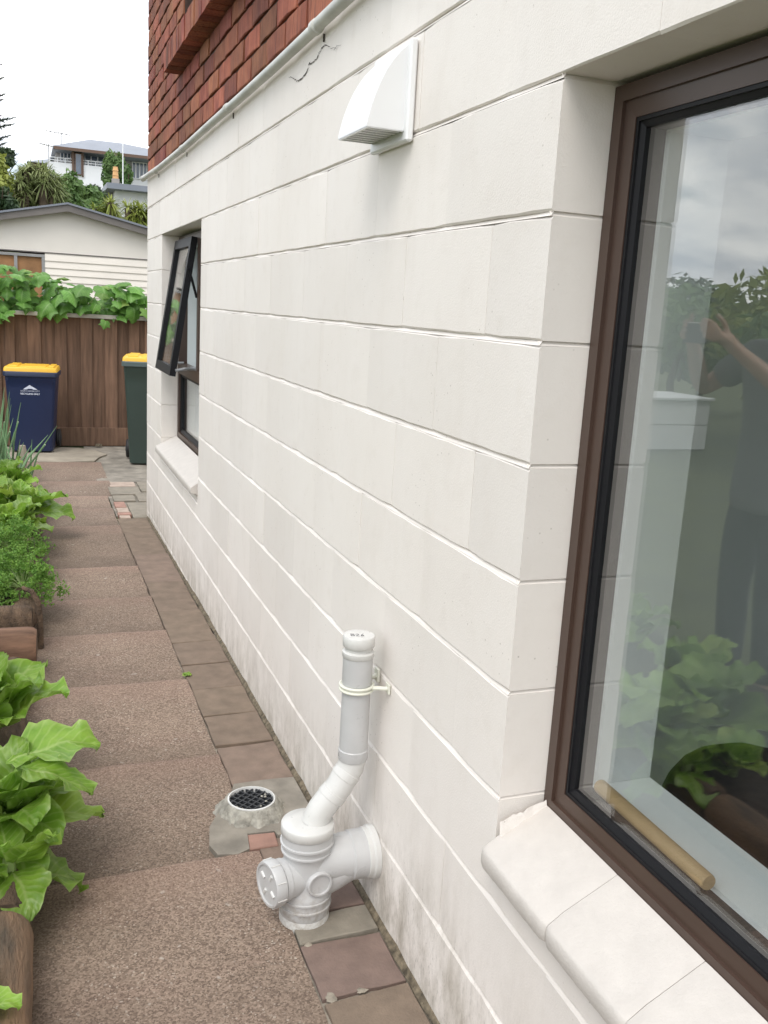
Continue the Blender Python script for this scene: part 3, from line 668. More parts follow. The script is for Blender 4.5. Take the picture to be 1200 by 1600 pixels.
# sash built flat then swung about its head
MU = 3.83
MB().box(.1005, .149, MU-.055, MU-.005, TR+.0305, FZ1-.0485).build('mullion', MT['frame'], fw)
MB().box(.126, .130, A+.035, MU-.05, TR+.02, FZ1-.04).build('pane', MT['glass2'], fw)
sash_rot = Matrix.Rotation(R(8.6), 4, 'Y'); hinge = Vector((.085, 0, 1.765))
def swing(mb):
    mb.v = [tuple(hinge+(sash_rot @ (Vector(v)-Vector((.1, 0, 1.765))))) for v in mb.v]; return mb
sa = swing(ring(MB(), .085, .118, (MU, TR-.01), (B-.055, 1.765), .05)); sash = sa.build('sash', MT['gasket'], fw)
swing(MB().box(.099, .103, MU+.046, B-.10, TR+.036, 1.719)).build('pane', MT['glass2'], sash)
st = MB().tube([(.12, B-.10, TR+.035), (.055, B-.11, TR+.035), (.0, B-.115, TR+.03)], .008, 8).tube([(.12, MU+.05, TR+.035), (.04, MU+.0, TR+.04), (-.01, MU-.012, TR+.03)], .008, 8).box(.10, .13, MU-.02, MU+.18, TR+.0305, TR+.04)
st.build('stay', MT['alu'], fw)
MB().tube([(.10, MU+.0, 1.45), (.07, MU-.01, 1.55), (.05, MU-.012, 1.60)], .007, 8).build('stay', MT['gasket'], fw)
ln = MB(); x0, x1 = .150, .262
ln.box(x0, x1, A+.03, B-.03, FZ0+.02, FZ0+.05); ln.box(x0, x1, A+.03, B-.03, FZ1-.06, FZ1-.02); ln.box(x0, x1, A+.02, A+.05, FZ0+.05, FZ1-.06); ln.box(x0, x1, B-.05, B-.02, FZ0+.05, FZ1-.06)
ln.build('lining', MT['roomw'], fw)
MB().box(.20, .204, A+.052, B-.052, FZ0+.051, FZ1-.061).build('blind', MT['blind'], fw)
link('sill_block', sill_mesh(B-A-.012, 77), fw, (.0, A+.006, .500))
MB().box(.004, .185, A, B, .464, .499).build('sill_bedding', MT['paint'], fw)

# ---- rooms behind
ro = MB()
def wall_with(y0, y1, holes, z0, z1, x0=.2, x1=.2615):
    cur = y0
    for a, b, c, d in holes:
        ro.box(x0, x1, cur, a, z0, z1); ro.box(x0, x1, a, b, z0, c); ro.box(x0, x1, a, b, d, z1); cur = b
    ro.box(x0, x1, cur, y1, z0, z1)
wall_with(HY0+.19, HY1-.19, [(Y0+.041, Y1-.041, Z0+.031, Z1-.031), (A+.021, B-.021, FZ0+.021, FZ1-.021)], -.1, 2.19)
ro.box(3.9, 3.99, HY0+.19, -2.1, -.1, 2.19); ro.box(3.9, 3.99, -2.1, .5, -.1, .1); ro.box(3.9, 3.99, -2.1, .5, 2.1, 2.19); ro.box(3.9, 3.99, .5, HY1-.19, -.1, 2.19); ro.box(.262, 3.9, HY0+.185, HY0+.25, -.1, 2.19); ro.box(.262, 3.9, HY1-.25, HY1-.185, -.1, 2.19); ro.box(.262, 3.9, .55, .65, -.1, 2.19)
ro.build('room_wall', MT['room'], house)
added_win = thing('window', (4.0, -.2, .7), None, None, parent=house)  # unseen glazed opening, added in the back wall to light the room
ring(MB(), 4.02, 4.07, (-2.099, .101), (.499, 2.099), .05).build('frame', MT['frame'], added_win); MB().box(4.04, 4.045, -2.05, .45, .15, 2.05).build('pane', MT['glass2'], added_win)
MB().box(.19, 4.0, HY0+.18, HY1-.18, 2.2, 2.28).build('ceiling', MT['roomw'], house)
MB().box(.19, 4.0, HY0+.18, HY1-.18, -.18, -.11).build('room_floor', MT['carpet'], house)

# ================================================================== THINGS ON THE WALL
# ---- white extractor vent cowl
vt = thing('wall_vent', (0, .7, 1.79), 'white plastic extractor vent cowl with louvred underside on the block wall', 'vent')
vy0, vy1, vz0, vz1 = .588, .812, 1.785, 1.985
MB().bbox(-.018, -.0015, vy0, vy1, vz0, vz1, .004).build('flange', MT['vent'], vt)
hd = MB(); a, b = vy0+.016, vy1-.016; N = 14; zb, zt = vz0+.022, vz1-.012
def hp(i):
    t = i/N; a_ = math.pi/2*t
    return (-.018-.082*(.5*(1-t)+.5*math.cos(a_)), zb+.006+(zt-zb-.006)*(.5*t+.5*math.sin(a_)))
out = [(-.018, zb), (-.100, zb)]+[hp(i) for i in range(N+1)]
th = .0035
inn_ = [(-.018-.0785*math.cos(t)**.85, zb+(zt-zb-.006)*math.sin(t)) for t in [math.pi/2*i/N for i in range(N+1)]]
# curved outer skin
n = len(out)-1
prof = out[1:]
for (x, z) in prof: hd.v += [(x, a, z), (x, b, z)]
for i in range(len(prof)-1): q = i*2; hd.f.append((q, q+1, q+3, q+2))
for s_, yy in ((0, a), (1, b)):
    c = len(hd.v); hd.v.append((-.018, yy, zb)); hd.f += [(c, q*2+s_, (q+1)*2+s_) for q in range(len(prof)-1)]
hd.build('hood', MT['vent'], vt, smooth=True, autosm=40)
hb = MB().box(-.099, -.093, a+.001, b-.001, zb-.002, zb+.010).box(-.0925, -.019, a+.001, a+.006, zb-.002, zb+.01).box(-.0925, -.019, b-.006, b-.001, zb-.002, zb+.01)
hb.build('hood_rim', MT['vent'], vt)
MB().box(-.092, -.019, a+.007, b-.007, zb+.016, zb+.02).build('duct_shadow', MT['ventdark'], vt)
sl = MB().box(-.0915, -.0195, -.0035, .0035, -.0045, -.0015)
sm = sl.mesh('louvre', MT['vent'])
for i in range(7): link('louvre', sm, vt, (0, a+.022+i*(b-a-.044)/6, zb+.003))

# ---- grey conduit between block and brick
cd = thing('conduit_pipe', (-.022, 1.4, 2.16), 'pale grey pipe clipped along the wall where brick meets block', 'pipe')
pts = [(5.235, 2.186), (5.1, 2.180), (4.4, 2.160), (3.557, 2.150), (2.807, 2.151), (2.2, 2.150), (1.724, 2.152), (1.235, 2.158)]
MB().tube([(-.024, y, z+.006) for y, z in pts], .0155, 14).build('pipe', MT['condu'], cd, smooth=True)
MB().tube([(-.026, 1.235, 2.165), (-.026, .6, 2.172), (-.026, HY0+.02, 2.18)], .0168, 14).build('pipe', MT['condu'], cd, smooth=True)
for y, z, r in ((1.27, 2.164, .0195), (2.448, 2.157, .018), (3.557, 2.156, .018), (4.6, 2.168, .018)):
    MB().lathe([(r-.004, -.017), (r, -.014), (r, .014), (r-.004, .017)], (-.025, y, z), (0, 1, 0), 16).build('pipe_clip', MT['condu'], cd, smooth=True)
    MB().box(-.005, -.001, y-.002, y+.002, z-.034, z-.014).build('clip_nail', MT['crack'], cd)
MB().lathe([(.018, -.02), (.019, -.016), (.019, .012), (.014, .02)], (-.024, 5.215, 2.19), (0, 1, .06), 14).build('end_cap', MT['condu'], cd, smooth=True)

# ---- white PVC gully riser with inspection cover and vent pipe
SX, SY = -.170, .580
dp = thing('drain_pipe', (SX, SY, 0), 'white plastic waste pipe with inspection cap and capped vent pipe by the wall', 'pipe')
MB().lathe([(.060, -.03), (.060, .016), (.057, .021), (.0, .021)], (SX, SY, 0), n=36, caps=False).build('base_collar', MT['pvcw'], dp, smooth=True)
def rib(r, z0, z1, h=.0035): return [(r, z0), (r+h, z0+.0012), (r+h, z1-.0012), (r, z1)]
body = [(.056, .012), (.0605, .022)]+rib(.0605, .040, .046)+rib(.0605, .062, .068)+[(.0605, .078), (.055, .086), (.0545, .10), (.0545, .160), (.055, .172)]+rib(.0585, .180, .186, .003)+[(.0585, .192)]+rib(.0605, .200, .207)+[(.0605, .226)]
MB().lathe(body, (SX, SY, 0), n=40).build('riser', MT['pvc'], dp, smooth=True)
MB().lathe([(.0612, .226), (.0632, .2275), (.0632, .247), (.0612, .2505), (.03, .2515), (.0, .2515)], (SX, SY, 0), n=40, caps=False).build('riser_cap', MT['pvcw'], dp, smooth=True, autosm=60)
# inlet from the wall
ib = thing('inlet_branch', (0, SY, .145), None, None, parent=dp)
MB().lathe([(.064, .0), (.064, .012), (.0605, .016), (.0605, .026), (.056, .030)], (.0, SY, .145), (-1, 0, 0), 36).build('wall_flange', MT['pvcw'], ib, smooth=True)
MB().lathe([(.0585, .026), (.0585, .062), (.055, .066), (.055, .082), (.0535, .09), (.0535, .16)], (.0, SY, .145), (-1, 0, 0), 36).build('inlet_pipe', MT['pvc'], ib, smooth=True)
MB().tube([(-.060, SY, .138), (-.085, SY, .126), (-.115, SY, .108), (-.14, SY, .092)], [.050, .050, .048, .044], 30).build('inlet_sweep', MT['pvc'], ib, smooth=True)
# inspection tee facing the path
ax = Vector((-1, -.26, 0)).normalized(); oc = Vector((SX, SY, .118))
ic = thing('inspection_cover', oc, None, None, parent=dp)
MB().lathe([(.047, .02), (.047, .058), (.0495, .060), (.0495, .074), (.046, .076)], oc, ax, 36).build('cover_neck', MT['pvc'], ic, smooth=True)
MB().lathe([(.046, .076), (.0535, .078), (.0545, .081), (.0545, .101), (.052, .105), (.047, .105), (.046, .1015), (.0, .1015)], oc, ax, 36, caps=False).build('cover_cap', MT['pvc'], ic, smooth=True)
u_ = ax.cross(Vector((0, 0, 1))).normalized()
for k in range(8):
    t = 2*math.pi*(k+.35)/8; d = u_*math.cos(t)+Vector((0, 0, 1))*math.sin(t); tg = ax
    MB().tube([oc+ax*.080+d*.0548, oc+ax*.103+d*.0548], .0016, 6).build('cap_rib', MT['pvcw'], ic)
for k in range(4):
    t = 2*math.pi*k/4+.5; d = u_*math.cos(t)+Vector((0, 0, 1))*math.sin(t)
    c0 = oc+ax*.1015+d*.027; MB().tube([c0-d*.008, c0+d*.008], .0042, 8).build('cap_lug', MT['pvcw'], ic, smooth=True)
# small blanked boss facing the camera
bx = Vector((.10, -1, .0)).normalized(); bo = Vector((SX+.012, SY, .118))
MB().lathe([(.031, .03), (.031, .060), (.029, .0625), (.0255, .0625), (.0245, .0575), (.0, .0565)], bo, bx, 32, caps=False).build('side_boss', MT['pvc'], dp, smooth=True, autosm=45)
# offset bends and vent pipe
UX = -.066
bend = [(SX+.018, SY, .246), (SX+.022, SY, .262), (SX+.032, SY, .280), (SX+.052, SY, .306), (SX+.075, SY, .334), (UX-.016, SY, .360), (UX-.005, SY, .378), (UX, SY, .398), (UX, SY, .42)]
vp = MB().tube(bend, [.0325]*9, 28).build('offset_bend', MT['pvcw'], dp, smooth=True)
for q, (p, d) in enumerate([((SX+.052, SY, .306), (.63, 0, .77)), ((UX-.02, SY, .354), (.6, 0, .8))]):
    MB().lathe([(.0325, -.001), (.0336, 0), (.0336, .018), (.0325, .019)], p, d, 28).build('bend_socket', MT['pvcw'], dp, smooth=True)
MB().lathe([(.0345, .40), (.0352, .402), (.0352, .425), (.0335, .427), (.0335, .665)], (UX, SY, 0), n=32).build('vent_pipe', MT['pvc'], dp, smooth=True)
MB().lathe([(.0345, .590), (.0348, .592), (.0348, .667)], (UX, SY, 0), n=32).build('pipe_coupling', MT['pvc'], dp, smooth=True)
cap = MB().lathe([(.035, .655), (.037, .657), (.037, .668), (.0345, .670), (.031, .671), (.031, .680), (.0355, .681), (.0372, .683), (.0372, .705), (.0355, .7075), (.03, .7085), (.0, .7085)], (UX, SY, 0), n=32, caps=False).build('vent_cap', MT['pvcw'], dp, smooth=True, autosm=45)
ink = MB()
def stroke(pts, c, sx, ang):
    ca, sa_ = math.cos(ang), math.sin(ang)
    P = [Vector((c[0]+(x*ca-y*sa_)*sx, c[1]+(x*sa_+y*ca)*sx, .7092)) for x, y in pts]
    for p, q in zip(P, P[1:]):
        d = (q-p).normalized()*.0006; nrm = Vector((-d.y, d.x, 0)); o = len(ink.v)
        ink.v += [tuple(p-d+nrm), tuple(p-d-nrm), tuple(q+d-nrm), tuple(q+d+nrm)]; ink.f.append((o, o+1, o+2, o+3))
ang = R(-12)
stroke([(0, 0), (0, 1), (.45, .95), (.5, .7), (.05, .52), (.55, .4), (.55, .1), (0, 0)], (UX-.022, SY-.008), .014, ang)
stroke([(0, .85), (.3, 1), (.5, .75), (0, .0), (.55, .02)], (UX-.011, SY-.0105), .014, ang)
stroke([(.45, 1), (.1, .55), (.05, .15), (.35, 0), (.5, .3), (.1, .4)], (UX+.000, SY-.013), .014, ang)
ink.build('marker_writing', MT['ink'], cap)
# wall clip of the vent pipe
cl = MB(); zc = .583
for dz in (-.0065, .0035):
    ringp = [(UX+.0385*math.cos(t), SY+.0385*math.sin(t), zc+dz) for t in [2*math.pi*i/28 for i in range(29)]]
    cl.tube(ringp, .0032, 8, caps=False)
cl.lathe([(.0352, -.006), (.0375, -.005), (.0375, .004), (.0352, .005)], (UX, SY, zc), n=28)
cl.tube([(UX+.030, SY-.024, zc), (-.022, SY-.034, zc+.003), (-.010, SY-.040, zc+.003), (-.002, SY-.040, zc+.003)], .0052, 8)
cl.tube([(UX+.030, SY+.024, zc), (-.018, SY+.030, zc+.004), (-.003, SY+.030, zc+.010)], .0055, 8).bbox(-.006, -.0012, SY-.052, SY-.030, zc-.008, zc+.016, .001).bbox(-.008, -.0012, SY+.018, SY+.040, zc-.006, zc+.026, .001)
cl.build('wall_clip', MT['pvcc'], dp, smooth=True)

# ---- round gully trap with grate in a cement collar
GX, GY = -.186, 1.082
gr = thing('drain_grate', (GX, GY, 0), 'round black drain grate in a rough raised cement collar on the path', 'drain')
rr = random.Random(5); ap = MB(); n = 26
poly = [(-.018, .93), (-.018, 1.235), (-.10, 1.24), (-.205, 1.238), (-.232, 1.16), (-.275, 1.10), (-.318, 1.02), (-.335, .93), (-.322, .88), (-.27, .868), (-.235, .885), (-.225, .958), (-.15, .952), (-.145, .93)]
ap.prism(poly, -.02, .0055, 'xy'); ap.build('cement_apron', MT['conc'], gr)
co = MB(); NS = 80
prof = [(1.60, -.002), (1.50, .003), (1.40, .010), (1.32, .019), (1.25, .026), (1.18, .032), (1.10, .037), (1.03, .038)]
for r, z in prof:
    for k in range(NS):
        t = 2*math.pi*k/NS; amp = (r-1.03)
        q = r*(1+.42*amp*noise.noise(Vector((math.cos(t)*2.1, math.sin(t)*2.1, 4)))+.5*min(amp, .3)*noise.noise(Vector((math.cos(t)*6, math.sin(t)*6, 9+r))))
        co.v.append((GX+.066*q*math.cos(t)*.98, GY+.066*q*math.sin(t), z+.006*noise.noise(Vector((k*.55, r*9, 1)))*(1.6 if 0 < z < .036 else 0)))
for i in range(len(prof)-1):
    for k in range(NS): co.f.append((i*NS+k, i*NS+(k+1) % NS, (i+1)*NS+(k+1) % NS, (i+1)*NS+k))
co.build('cement_collar', MT['mort'], gr, smooth=True)
MB().lathe([(.0685, .01), (.0685, .0405), (.0645, .0415), (.0635, .038), (.0635, .006)], (GX, GY, 0), n=44, caps=False).build('grate_rim', MT['bwhite'], gr, smooth=True, autosm=40)
MB().lathe([(.0632, .0065), (.0632, .007), (.0, .007)], (GX, GY, 0), n=32, caps=False).build('drain_void', MT['void'], gr)
for dirn in (0, 1):
    for k in range(-4, 5):
        off = k*.0185; half = math.sqrt(max(0, .0628**2-off**2))
        if half < .012: continue
        a_ = R(38) if not dirn else R(128)
        d = Vector((math.cos(a_), math.sin(a_), 0)); nn = Vector((-d.y, d.x, 0)); c0 = Vector((GX, GY, 0))+nn*off
        w = .0019; p = [c0-d*half-nn*w, c0+d*half-nn*w, c0+d*half+nn*w, c0-d*half+nn*w]; z0, z1 = (.027, .0355) if not dirn else (.0268, .0353)
        b = MB(); b.add([(q.x, q.y, z0) for q in p]+[(q.x, q.y, z1) for q in p], [(0, 1, 2, 3), (4, 5, 6, 7), (0, 1, 5, 4), (1, 2, 6, 5), (2, 3, 7, 6), (3, 0, 4, 7)]); b.build('grate_bar', MT['grate'], gr)
for i in range(7):
    t = RNG.uniform(0, 6.28); r = RNG.uniform(.03, .06); MB().lathe([(.0, 0), (.004, .001), (.003, .003), (0, .0035)], (GX+r*math.cos(t), GY+r*math.sin(t), .0355), n=6, caps=False).build('grit', MT['mort'], gr)
# dowel in the window track, black chair back inside
tag(MB().lathe([(.0, .0), (.0115, .001), (.0125, .004), (.0125, .286), (.0115, .289), (.0, .29)], (.138, -.100, .660), (-.02, -1, 0), 18, caps=False).build('wooden_dowel', MT['dowel'], smooth=True, autosm=50), 'short tan wooden dowel lying on the sill inside the large window', 'dowel')
so = thing('armchair', (.62, -.62, -.11), 'black upholstered armchair inside the room behind the large window', 'chair')
def pillow(mb, c, s, rot=0, p=3.2, n=18):
    c = Vector(c); ca, sa_ = math.cos(rot), math.sin(rot)
    f = lambda t: (abs(math.cos(t))**(2/p)*(1 if math.cos(t) >= 0 else -1), abs(math.sin(t))**(2/p)*(1 if math.sin(t) >= 0 else -1))
    def pt(u, v):
        cu, su = f(-math.pi/2+math.pi*v); cv, sv = f(2*math.pi*u)
        x, y, z = s[0]*cu*cv, s[1]*cu*sv, s[2]*su
        return (c.x+x*ca-y*sa_, c.y+x*sa_+y*ca, c.z+z)
    return mb.grid(pt, n*2, n)
for nm, c, s in (('backrest', (.47, -.33, .295), (.10, .45, .41)), ('seat', (.86, -.35, .20), (.30, .33, .12)), ('armrest', (.82, .02, .28), (.32, .08, .22)), ('armrest', (.82, -.72, .28), (.32, .08, .22))):
    pillow(MB(), c, s).build(nm, MT['sofa'], so, smooth=True)
for x in (.48, 1.08):
    for y in (-.66, -.04): MB().lathe([(.02, 0), (.025, .1)], (x, y, -.11), n=10).build('leg', MT['hwood'], so)

# ================================================================== BINS AND FENCE
def bin_(name, label, cx, cy, w, d, h, mb_, ml, rot, z0, wheel_side):
    t = thing(name, (cx, cy, z0), label, 'bin', 'wheelie bins by the fence')
    ca, sa_ = math.cos(rot), math.sin(rot)
    def X(mb): mb.v = [(cx+x*ca-y*sa_, cy+x*sa_+y*ca, z0+z) for x, y, z in mb.v]; return mb
    hh = h*.86
    # tapered hollow body with rounded corners
    b = MB()
    def rrect(w, d, r, z, n=4):
        out = []
        for sx, sy, a0 in ((1, 1, 0), (-1, 1, 90), (-1, -1, 180), (1, -1, 270)):
            for i in range(n+1):
                a = R(a0+90*i/n); out.append((sx*(w/2-r)+r*math.cos(a), sy*(d/2-r)+r*math.sin(a), z))
        return out
    prof = [(.76, .74, .012), (.80, .78, .02), (.84, .82, hh*.25), (.95, .95, hh*.8), (.97, .97, hh*.90), (.985, .98, hh*.905), (.985, .98, hh)]
    L = [rrect(w*a, d*c, .035, z) for a, c, z in prof]; n = len(L[0])
    for l in L: b.v += l
    for i in range(len(L)-1):
        for k in range(n): b.f.append((i*n+k, i*n+(k+1) % n, (i+1)*n+(k+1) % n, (i+1)*n+k))
    b.f.append(tuple(range(n)))
    X(b).build('body', mb_, t, smooth=True, autosm=35)
    rm = MB(); L = [rrect(w*a, d*a, .03, z) for a, z in ((1.0, hh-.035), (1.055, hh-.03), (1.055, hh+.004), (1.03, hh+.012))]; rm.v = [v for l in L for v in l]
    for i in range(3):
        for k in range(n): rm.f.append((i*n+k, i*n+(k+1) % n, (i+1)*n+(k+1) % n, (i+1)*n+k))
    X(rm).build('rim', ml, t, smooth=True, autosm=35)
    ld = MB(); L = [rrect(w*a, d*a, .03, z) for a, z in ((1.03, hh+.0125), (1.02, hh+.038), (.99, hh+.05), (.90, hh+.056))]; ld.v = [v for l in L for v in l]
    for i in range(3):
        for k in range(n): ld.f.append((i*n+k, i*n+(k+1) % n, (i+1)*n+(k+1) % n, (i+1)*n+k))
    ld.f.append(tuple(3*n+k for k in range(n)))
    lid = X(ld).build('lid', MT['yellow'], t, smooth=True, autosm=35)
    # raised ribs on the lid and the hinge bar behind
    for q0, q1, zz in ((-.42, -.24, .066), (-.19, .30, .062), (.34, .46, .066)):
        X(MB().bbox(w*q0, w*q1, -d*.47, d*.40, hh+.045, hh+zz, .006)).build('lid_rib', MT['yellow'], lid)
    X(MB().tube([(-w*.44, d*.56, hh-.02), (w*.44, d*.56, hh-.02)], .014, 10)).build('handle', mb_, t, smooth=True)
    for s_ in (-1, 1):
        wx = s_*w*.46; wp = X(MB().lathe([(.03, -.022), (.078, -.02), (.086, -.012), (.086, .012), (.078, .02), (.03, .022)], (wx, d*.44, .095), (1, 0, 0), 22))
        wl = wp.build('wheel', MT['rubber'], t, smooth=True, autosm=40)
        X(MB().lathe([(.0, -.026), (.03, -.026), (.03, .026), (.0, .026)], (wx, d*.44, .095), (1, 0, 0), 12, caps=False)).build('hub', MT['grate'], wl)
    X(MB().tube([(-w*.44, d*.44, .095), (w*.44, d*.44, .095)], .012, 8)).build('axle', MT['grate'], t)
    return t, X, hh
bt, BX, bh = bin_('recycling_bin', 'navy blue recycling bin with yellow lid and white print beside the fence', -.705, 8.02, .45, .42, .86, MT['blue'], MT['bluel'], R(-6), -.036, 1)
def text(body, size, X, x, y, z, parent, bold=0., wide=1.):
    cu = bpy.data.curves.new('t', 'FONT'); cu.body = body; cu.size = size; cu.align_x = 'CENTER'; cu.extrude = .0004; cu.offset = bold
    o = bpy.data.objects.new('t', cu); COL.objects.link(o); dg = bpy.context.evaluated_depsgraph_get(); me = o.evaluated_get(dg).to_mesh()
    mb = MB(); mb.v = [(x+v.co.x*wide, y-v.co.z, z+v.co.y) for v in me.vertices]; mb.f = [tuple(p.vertices) for p in me.polygons]
    o.evaluated_get(dg).to_mesh_clear(); bpy.data.objects.remove(o); return X(mb).build('print', MT['print'], parent)
def fy(z): # front face of the tapered bin body
    t = (z-bh*.25)/(bh*.55); return -.42/2*(.82+(.95-.82)*t)-.0015
lean = lambda mb: mb
lx, lz = -.005, .60
text('NORTH SHORE CITY', .0175, BX, lx, fy(lz-.012)-.001, lz-.030, bt)
text('RECYCLING ONLY', .0215, BX, lx, fy(lz-.035)-.001, lz-.057, bt, .0006, .93)
yl = fy(lz)-.001
BX(MB().add([(lx-.062, yl, lz-.010), (lx-.002, yl, lz+.032), (lx+.010, yl, lz+.022), (lx+.026, yl, lz+.014), (lx+.064, yl, lz-.010), (lx+.03, yl, lz-.010), (lx+.016, yl, lz-.003), (lx-.014, yl, lz-.003), (lx-.03, yl, lz-.010)], [(0, 1, 2, 3, 4, 5, 6, 7, 8)])).build('emblem', MT['print'], bt)
bin_('rubbish_bin', 'dark green bin with yellow lid half hidden behind the house corner', .318, 7.40, .50, .46, 1.07, MT['green'], MT['greenl'], R(-9), -.052, -1)

fc = thing('fence', (-.3, 8.5, 0), 'brown stained timber paling fence with pale capping behind the bins', 'fence')
fx = [-2.6]
edges = [-.992, -.935, -.866, -.733, -.628, -.481, -.392, -.242, -.151, -.010, .088, .219, .302, .376]
left = []; x = -.992
while x > -3.2: x -= RNG.choice((.07, .12, .13)); left.append(x)
right = []; x = .376
while x < 3.0: x += RNG.choice((.07, .12, .14)); right.append(x)
ed = sorted(left)+edges+right
for i, (a, b) in enumerate(zip(ed, ed[1:])):
    y = 8.455 if i % 2 else 8.475
    ov = .012 if i % 2 else .0
    z1 = 1.205+RNG.uniform(-.004, .004); w = MB()
    w.bbox(a-ov+.002, b+ov-.002, y, y+.019, .10+RNG.uniform(-.012, .012) if i % 2 else .085, z1, .0025)
    o = w.build('paling', MT['fence'], fc)
MB().bbox(-3.2, 3.0, 8.44, 8.454, -.06, .125, .003).build('kickboard', MT['fence'], fc)
for z in (.3, 1.0): MB().box(-3.2, 3.0, 8.495, 8.54, z, z+.09).build('rail', MT['fence'], fc)
for x in (-2.8, -1.2, .5, 2.0): MB().box(x, x+.1, 8.54, 8.64, -.1, 1.2).build('post', MT['fence'], fc)
MB().bbox(-3.2, 3.0, 8.42, 8.62, 1.206, 1.245, .004).build('capping', MT['fcap'], fc)
MB().lathe([(.035, 0), (.03, .02), (.0, .022)], (-.10, 8.30, -.04), n=9, caps=False).build('stone', MT['dirt'], fc)

# ================================================================== GARDEN BED
so_ = MB().grid(lambda u, v: (-.86-.75*u, -1.2+7.9*v, .10+.03*noise.noise(Vector((u*6, v*50, 0)))+.012*noise.noise(Vector((u*30, v*300, 3)))), 16, 120)
tag(so_.build('garden_soil', MT['soil'], smooth=True), None, kind='structure')
MB_ = MB().box(-1.66, -.845, -1.25, 6.75, -.1, .06); tag(MB_.build('bed_base', MT['soil']), None, kind='structure')
def log(name, a, b, r, m, label, seed=0, group='log edging of the garden bed', sag=0.):
    a, b = Vector(a), Vector(b); L = (b-a).length; n = max(8, int(L/.06)); rr = random.Random(seed)
    ax = (b-a).normalized(); u = ax.orthogonal().normalized(); w = ax.cross(u); N = 18; mb = MB()
    for i in range(n+1):
        t = (0, .012/L, .035/L)[i] if i < 3 else ((1, 1-.012/L, 1-.035/L)[n-i] if n-i < 3 else i/n); p = a+(b-a)*t
        for k in range(N):
            th = 2*math.pi*k/N
            q = r*(1+.10*noise.noise(Vector((math.cos(th)*1.3+seed, math.sin(th)*1.3, t*L*3)))+.04*noise.noise(Vector((math.cos(th)*4+seed, math.sin(th)*4, t*L*9))))
            if i in (0, n): q *= .84
            if i in (1, n-1): q *= .95
            mb.v.append(tuple(p+(u*math.cos(th)+w*math.sin(th))*q))
    for i in range(n):
        for k in range(N): mb.f.append((i*N+k, i*N+(k+1) % N, (i+1)*N+(k+1) % N, (i+1)*N+k))
    t_ = thing(name, (a+b)/2, label, 'log', group)
    mb.build('bark', MT[m], t_, smooth=True)
    for p, s_, i in ((a, -1, 0), (b, 1, n)):
        e = MB(); c = len(e.v); e.v = [mb.v[i*N+k] for k in range(N)]+[tuple(p+ax*s_*.004)]
        e.f = [(k, (k+1) % N, N) for k in range(N)]; e.build('end_grain', MT['logend'], t_)
    return t_
log('edging_log', (-.852, -1.2, .075), (-.843, .60, .080), .062, 'barkpale', 'stripped orange brown log edging the bed at the bottom left', 1)
log('edging_log', (-.845, .62, .08), (-.850, 1.86, .085), .062, 'bark', 'dark bark log edging the bed under the large lettuce', 2)
log('edging_log', (-.835, 1.90, .06), (-.84, 2.16, .07), .058, 'bark', 'short log stub whose round cut end shows behind the large lettuce', 3)
log('edging_log', (-.752, 2.32, .085), (-1.55, 2.36, .10), .085, 'redlog', 'reddish log laid across the bed with rounded end at the path', 4)
log('edging_log', (-.765, 2.58, .10), (-1.55, 2.62, .11), .078, 'bark', 'dark grey log laid across the bed behind the reddish one', 5)
log('edging_log', (-.80, 2.72, .07), (-.765, 4.0, .06), .062, 'bark', 'brown log edging the bed below the curly parsley', 6)
log('edging_log', (-.765, 4.05, .04), (-.72, 5.6, .03), .06, 'bark', 'far brown log edging the bed below the leafy greens', 7)
# bent strip that holds the far log
tag(MB().tube([(-.80, 2.63, .24), (-.765, 2.60, .23), (-.742, 2.58, .19), (-.735, 2.56, .12), (-.735, 2.55, .0)], [.008, .011, .012, .012, .012], 8).build('vine_stem', MT['bark'], smooth=True), 'dry brown stem hanging over the crossed logs beside parsley', 'stem')

